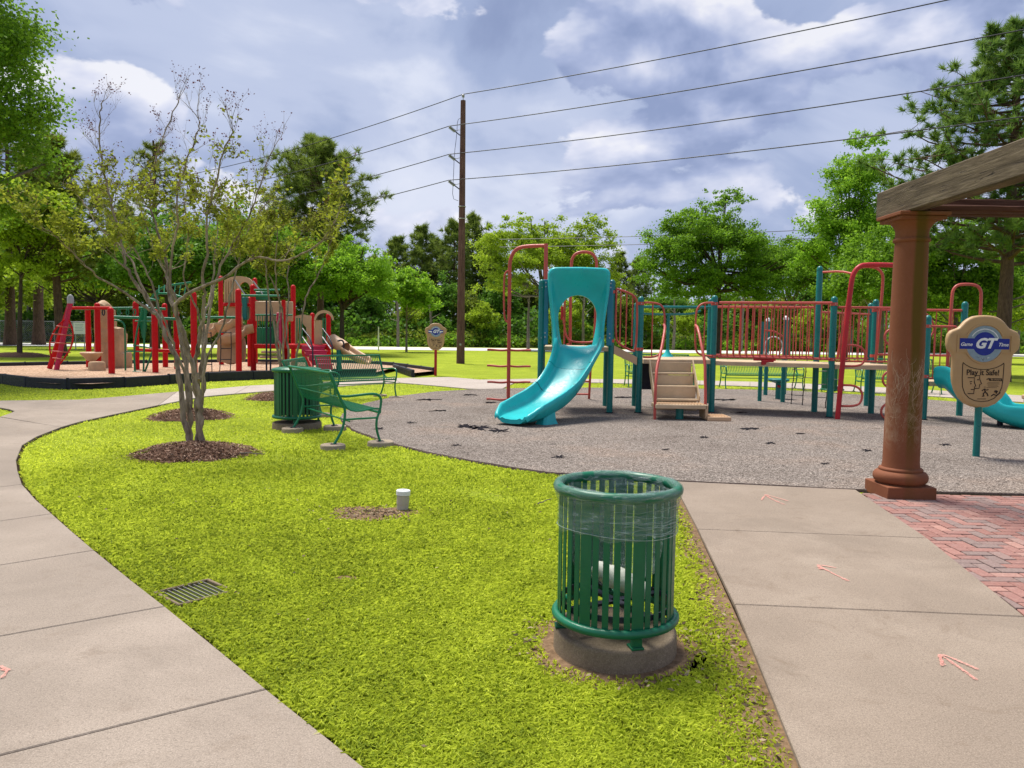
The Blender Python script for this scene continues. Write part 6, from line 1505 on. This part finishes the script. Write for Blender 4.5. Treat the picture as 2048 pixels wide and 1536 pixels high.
x = at(200, 55); tree('bright_tree', 'yellow green tree low behind the red ladder at left', x, 55, 8.2, [(0, 0, 5.2, 4.2, 3, 2.2), (-3.4, 0, 5.0, 2.6, 2, 1.8)], 'leaf_yellow', .27, 12000, 130, 25, .2)
pine('pine_tree', 'tall pine with broad rounded crown left of the utility pole', at(640, 56), 56, 15.3, 4.3, 33, .30, .46, 76, 'needlefar', .05, .5, 11, 34)
x = at(683, 50); tree('round_tree', 'bright green round tree with dark trunk behind the tan slide', x, 50, 7.7, [(0, 0, 5.2, 2.9, 2.6, 1.9), (-1.3, 0, 4.0, 1.9, 2, 1.2), (1.4, 0, 4.1, 1.9, 2, 1.2), (0, 0, 6.4, 1.6, 1.6, .9)], 'leaf_lime', .165, 26000, 190, 26, .21, 'bark', .25, .55, .33)
x = at(812, 60); tree('round_tree', 'smaller bright green round tree just left of the utility pole', x, 60, 6.7, [(0, 0, 4.5, 2.1, 2, 1.6), (.7, 0, 3.5, 1.5, 1.5, .9), (-.8, 0, 5.3, 1.3, 1.4, .8)], 'leaf_lime', .22, 10000, 100, 27, .10, 'barkgrey', .26, .55, .35)
x = at(1085, 72); tree('elm_tree', 'large airy yellow green tree rising behind the turquoise slide hood', x, 72, 13.2, [(-2.6, 0, 9.6, 3.4, 3, 2.4), (2.8, 0, 9.3, 3.6, 3, 2.5), (0, 0, 7.6, 5.2, 4, 2.4), (-1.2, 0, 11.3, 1.6, 1.6, 1.3), (4.3, 0, 11.2, 1.5, 1.5, 1.4), (-3.5, 0, 6.0, 2.8, 2, 1.8), (4.6, 0, 6.5, 3.0, 2, 2.0)], 'leaf_yellow', .20, 44000, 340, 28, .26, 'barkgrey', .20, .55, .36, limbs=22)
x = at(1432, 60); tree('live_oak', 'broad dark green live oak with spiked top behind the red railing', x, 60, 13.0, [(0, 0, 8.2, 5.4, 4, 2.2), (-1.5, 0, 10.0, 2.9, 2.6, 1.5), (.3, 0, 11.6, 1.9, 2, 1.4), (3.8, 0, 7.0, 2.8, 3, 2.0), (-4.0, 0, 6.6, 2.6, 3, 1.7), (0, 0, 5.6, 5.2, 3.4, 1.5), (-2.4, 0, 4.6, 2.8, 2.5, 1.3), (2.6, 0, 4.6, 3.0, 2.5, 1.3)], 'leaf_mid', .175, 66000, 420, 29, .33, 'bark', .20, .55, .36, limbs=24)
x = at(1575, 64); tree('live_oak', 'lower rounded green oak right of the spiked live oak', x, 64, 9.4, [(0, 0, 6.9, 3.2, 3, 2.0), (1.8, 0, 5.6, 2.2, 2.6, 1.4)], 'leaf_mid', .19, 24000, 180, 30, .2, 'barkgrey', .24)
x = at(1688, 50); tree('sweetgum_tree', 'tall narrow bright lime green tree left of the column top', x, 50, 15.4, [(0, 0, 8.2, 2.6, 2.2, 2.4), (.4, 0, 11.2, 2.0, 1.9, 2.0), (.9, 0, 13.7, 1.2, 1.2, 1.4), (-1.2, 0, 6.8, 1.9, 1.8, 1.5)], 'leaf_lime', .165, 32000, 230, 31, .2, 'bark', .25, .6, .3)
pine('pine_tree', 'tall wide pine with open crown at the upper right behind the pergola beam', at(2002, 30), 30, 13.4, 4.9, 34, .30, .34, 92, 'needle', .040, .31, 11, 54, rise=.22, top=.6)
x = at(1905, 35); tree('bushy_tree', 'bushy mid green tree between the terracotta column and the safety sign', x, 35, 7.2, [(-.2, 0, 5.2, 1.9, 1.8, 1.7), (-2.6, 0, 4.6, 1.9, 2, 2.0), (1.6, 0, 3.9, 2.2, 2, 1.6), (-.6, 0, 3.2, 3.0, 2, 1.2), (3.6, 0, 3.6, 1.6, 1.6, 1.3)], 'leaf_mid', .155, 36000, 250, 32, .15, 'barkgrey', .24, .6, .3)
x = at(1760, 44); tree('bushy_tree', 'rounded green tree behind the red arches left of the column', x, 44, 7.9, [(0, 0, 5.2, 2.6, 2.2, 2.0), (-1.6, 0, 4.0, 2.2, 2, 1.4)], 'leaf_mid', .19, 15000, 130, 35, .15, 'barkgrey', .25)
x = at(2000, 52); tree('bright_tree', 'pale yellow green shrubby tree low at the right edge behind the sign', x, 52, 5.6, [(0, 0, 3.0, 3.6, 2.4, 1.7), (-4, 0, 3.2, 2.4, 2, 1.3)], 'leaf_yellow', .20, 11000, 110, 36, .12, 'barkgrey', .25)
# ---- far woods: a few grown models, copied
proto = {}
def wood(kind, px, Y, s, label, group):
    X = at(px, Y)
    if kind not in proto:
        if kind == 'pine': o = pine('forest_pine', '', 0, 0, 13.5, 2.5, 41, .20, .32, 56, 'needlefar', .085, .6, 6, 16, bark='barkpine')
        elif kind == 'pine2': o = pine('forest_pine', '', 0, 0, 14, 2.9, 43, .22, .36, 52, 'needlefar', .085, .62, 7, 16, bark='barkgrey')
        elif kind == 'dark': o = tree('forest_tree', '', 0, 0, 11, [(0, 0, 7.0, 3.4, 3, 3.2), (-1.6, 0, 5.0, 2.6, 2.4, 2.2), (1.8, 0, 5.6, 2.4, 2.4, 2.0)], 'leaf_dark', .36, 8000, 130, 42, .2, 'barkgrey', .26)
        elif kind == 'olive': o = tree('forest_tree', '', 0, 0, 10, [(0, 0, 6.4, 3.2, 3, 3.0), (1.2, 0, 4.4, 2.6, 2.4, 2.4)], 'leaf_olive', .36, 7500, 120, 44, .16, 'barkgrey', .26)
        else: o = tree('forest_tree', '', 0, 0, 9, [(0, 0, 5.6, 3.0, 3, 2.6), (-1.5, 0, 3.8, 2.4, 2.4, 1.6)], 'leaf_yellow', .34, 8000, 120, 45, .14, 'barkgrey', .25)
        proto[kind] = o
    else: o = copy_tree(proto[kind])
    rr = random.Random(int(px)); o.location = (X, Y, -.05); o.rotation_euler = (0, 0, rr.uniform(0, 6.28)); s *= 1.12; o.scale = (s*rr.uniform(.9, 1.15), s*rr.uniform(.9, 1.15), s)
    fill(o, label, 'tree', group)
LM = [(-60, 'the left edge of the picture'), (20, 'the thick reddish trunk at far left'), (60, 'the slim mulched tree'), (122, 'the red ladder'), (165, 'the white notice board'), (215, 'the tan rock climber'), (270, 'the green pod climber'), (320, 'the nearest crape myrtle stem'), (385, 'the nearest crape myrtle trunk'), (445, 'the wavy tan slide'), (505, 'the tan arched roof'), (575, 'the third crape myrtle trunk'), (630, 'the magenta stairs'), (683, 'the round bright tree trunk'), (757, 'the left white marker post'), (812, 'the small round tree'), (872, 'the small distant sign'), (921, 'the utility pole'), (975, 'the rung climber steps'), (1018, 'the rung climber pole'), (1088, 'the left slide tower post'), (1155, 'the slide hood'), (1224, 'the right slide tower post'), (1280, 'the curved railing'), (1343, 'the hanging teal pole'), (1424, 'the left bridge post'), (1500, 'the left railing bars'), (1580, 'the right railing bars'), (1636, 'the tallest teal post'), (1690, 'the red loop climber'), (1745, 'the paired teal posts'), (1815, 'the terracotta column'), (1870, 'the low railing panel'), (1920, 'the right red handle arch'), (1958, 'the safety sign'), (2048, 'the right edge of the picture')]
def where(px):
    k = min(LM, key=lambda q: abs(q[0]-px)); d = px-k[0]
    return ('behind ' if abs(d) < 7 else 'just left of ' if d < 0 else 'just right of ')+k[1]
FW = 'trees of the far woods'
for px, Y, s in ((745, 96, .72), (790, 98, .86), (838, 97, .94), (868, 100, .86), (905, 95, 1.0), (940, 99, 1.05), (965, 101, .92), (985, 97, .80), (470, 92, 1.0), (420, 96, .9), (560, 95, .95), (250, 90, 1.0), (60, 86, 1.1), (1270, 98, .72), (1235, 100, .8), (1800, 90, 1.0), (2030, 88, 1.1)):
    wood('pine' if int(px) % 2 else 'pine2', px, Y, s, 'thin far pine '+where(px), FW)
for px, Y, s in ((15, 78, .95), (110, 82, 1.0), (165, 86, .9), (300, 84, .85), (380, 86, .8), (600, 84, .8), (660, 88, .75), (740, 86, .62), (880, 88, .66), (1000, 90, .72), (1180, 90, .7), (1330, 92, .62), (1420, 94, .62), (1640, 90, .75), (1740, 86, .8), (1850, 82, .8), (1960, 80, .8), (2060, 78, .95), (-60, 74, 1.1)):
    wood('dark', px, Y, s, 'dark far broadleaf tree '+where(px), FW)
for px, Y, s in ((70, 74, .9), (230, 80, .8), (700, 90, .75), (840, 92, .72), (930, 88, .6), (1060, 94, .8), (1240, 88, .62), (1500, 90, .6), (1560, 86, .6), (1700, 82, .62), (1900, 76, .75), (350, 78, .7), (520, 82, .7)):
    wood('olive', px, Y, s, 'olive leafy tree in the far woods '+where(px), FW)
for px, Y, s in ((30, 66, .8), (460, 80, .7), (820, 86, .5), (960, 84, .5), (1130, 84, .55), (1290, 86, .55), (1370, 84, .45), (1620, 82, .5), (1990, 70, .6), (-20, 60, .85)):
    wood('pale', px, Y, s, 'small pale far tree '+where(px), FW)
# thick trunks at the far left
for px, pyb, Y, r, nm in ((20, 697, 62, .42, 'reddish thick pine trunk at the extreme left edge'), (77, 697, 64, .44, 'thick pine trunk between the slim tree and the red ladder')):
    pine('pine_tree', nm, at(px, Y), Y, 17, 3.6, int(px), r, .48, 34, 'needle2', .05, .45, 6, 22)
pine('pine_tree', 'dark thick trunk of a pine seen through the green pod climber', at(309, 52), 52, 14, 2.8, 77, .30, .55, 30, 'needle2', .045, .4, 6, 20)
for px, Y in ((1055, 74), (1345, 80), (1480, 78), (1735, 70), (1165, 82), (860, 80), (795, 76)):
    mb = MB(); rr = random.Random(px); h = rr.uniform(5, 8); mb.tube([(0, 0, -.1), (rr.uniform(-.1, .1), 0, h*.5), (rr.uniform(-.3, .3), 0, h)], [.17, .13, .07], 7)
    for k in range(5): z = h*rr.uniform(.4, .95); mb.tube([(0, 0, z), (rr.uniform(-1.2, 1.2), rr.uniform(-.5, .5), z+rr.uniform(.2, 1.2))], [.05, .015], 5)
    o = ob(mb, 'bare_trunk', M['barkgrey']); o.location = (at(px, Y), Y, -.05); fill(o, 'pale bare trunk before the far woods '+where(px), 'tree trunk', 'pale trunks before the woods')
# understorey: one mass nobody could count
def thicket(name, n, x0, x1, y0, dep, zh, size, mat, seed, label, slope=.13):
    r = np.random.default_rng(seed); x = r.uniform(x0, x1, n); top = zh*(.72+.28*gnoise(x, x*0, .45, seed)+.12*gnoise(x, x*0, 1.6, seed+1)); d = r.uniform(0, 1, n)
    z = top*r.uniform(0, 1, n)**.85*(.55+.45*np.sqrt(d)); y = y0+x*slope+d*dep+1.0*gnoise(x, z*1.3, 1.1, seed+2)
    tint = np.clip(.34+.24*gnoise(x, z, 1.5, seed+3)+r.normal(0, .15, n), 0, 1)
    o = link(name, leafmesh(name, np.stack([x, y, z], 1), size, M[mat], tint, up=.2, aspect=.7, rng=r)); fill(o, label, 'undergrowth', kind='stuff')
thicket('undergrowth', 46000, -75, 85, 84, 7, 5.6, .42, 'leaf_dark', 61, 'dark tangled undergrowth along the foot of the far woods')
thicket('undergrowth', 26000, -75, 85, 82.5, 4, 2.6, .36, 'leaf_olive', 62, 'brownish green brush along the edge of the far road')
thicket('undergrowth', 34000, -95, 110, 104, 8, 11.5, .62, 'leaf_mid', 63, 'deep shaded foliage filling the woods behind the first trees')
thicket('undergrowth', 26000, -80, 60, 92, 7, 7.6, .46, 'leaf_olive', 65, 'olive green middle storey of the far woods')
thicket('undergrowth', 9000, -22, 60, 81.5, 3, 1.9, .32, 'leaf_mid', 64, 'lighter green shrubs in front of the far woods')
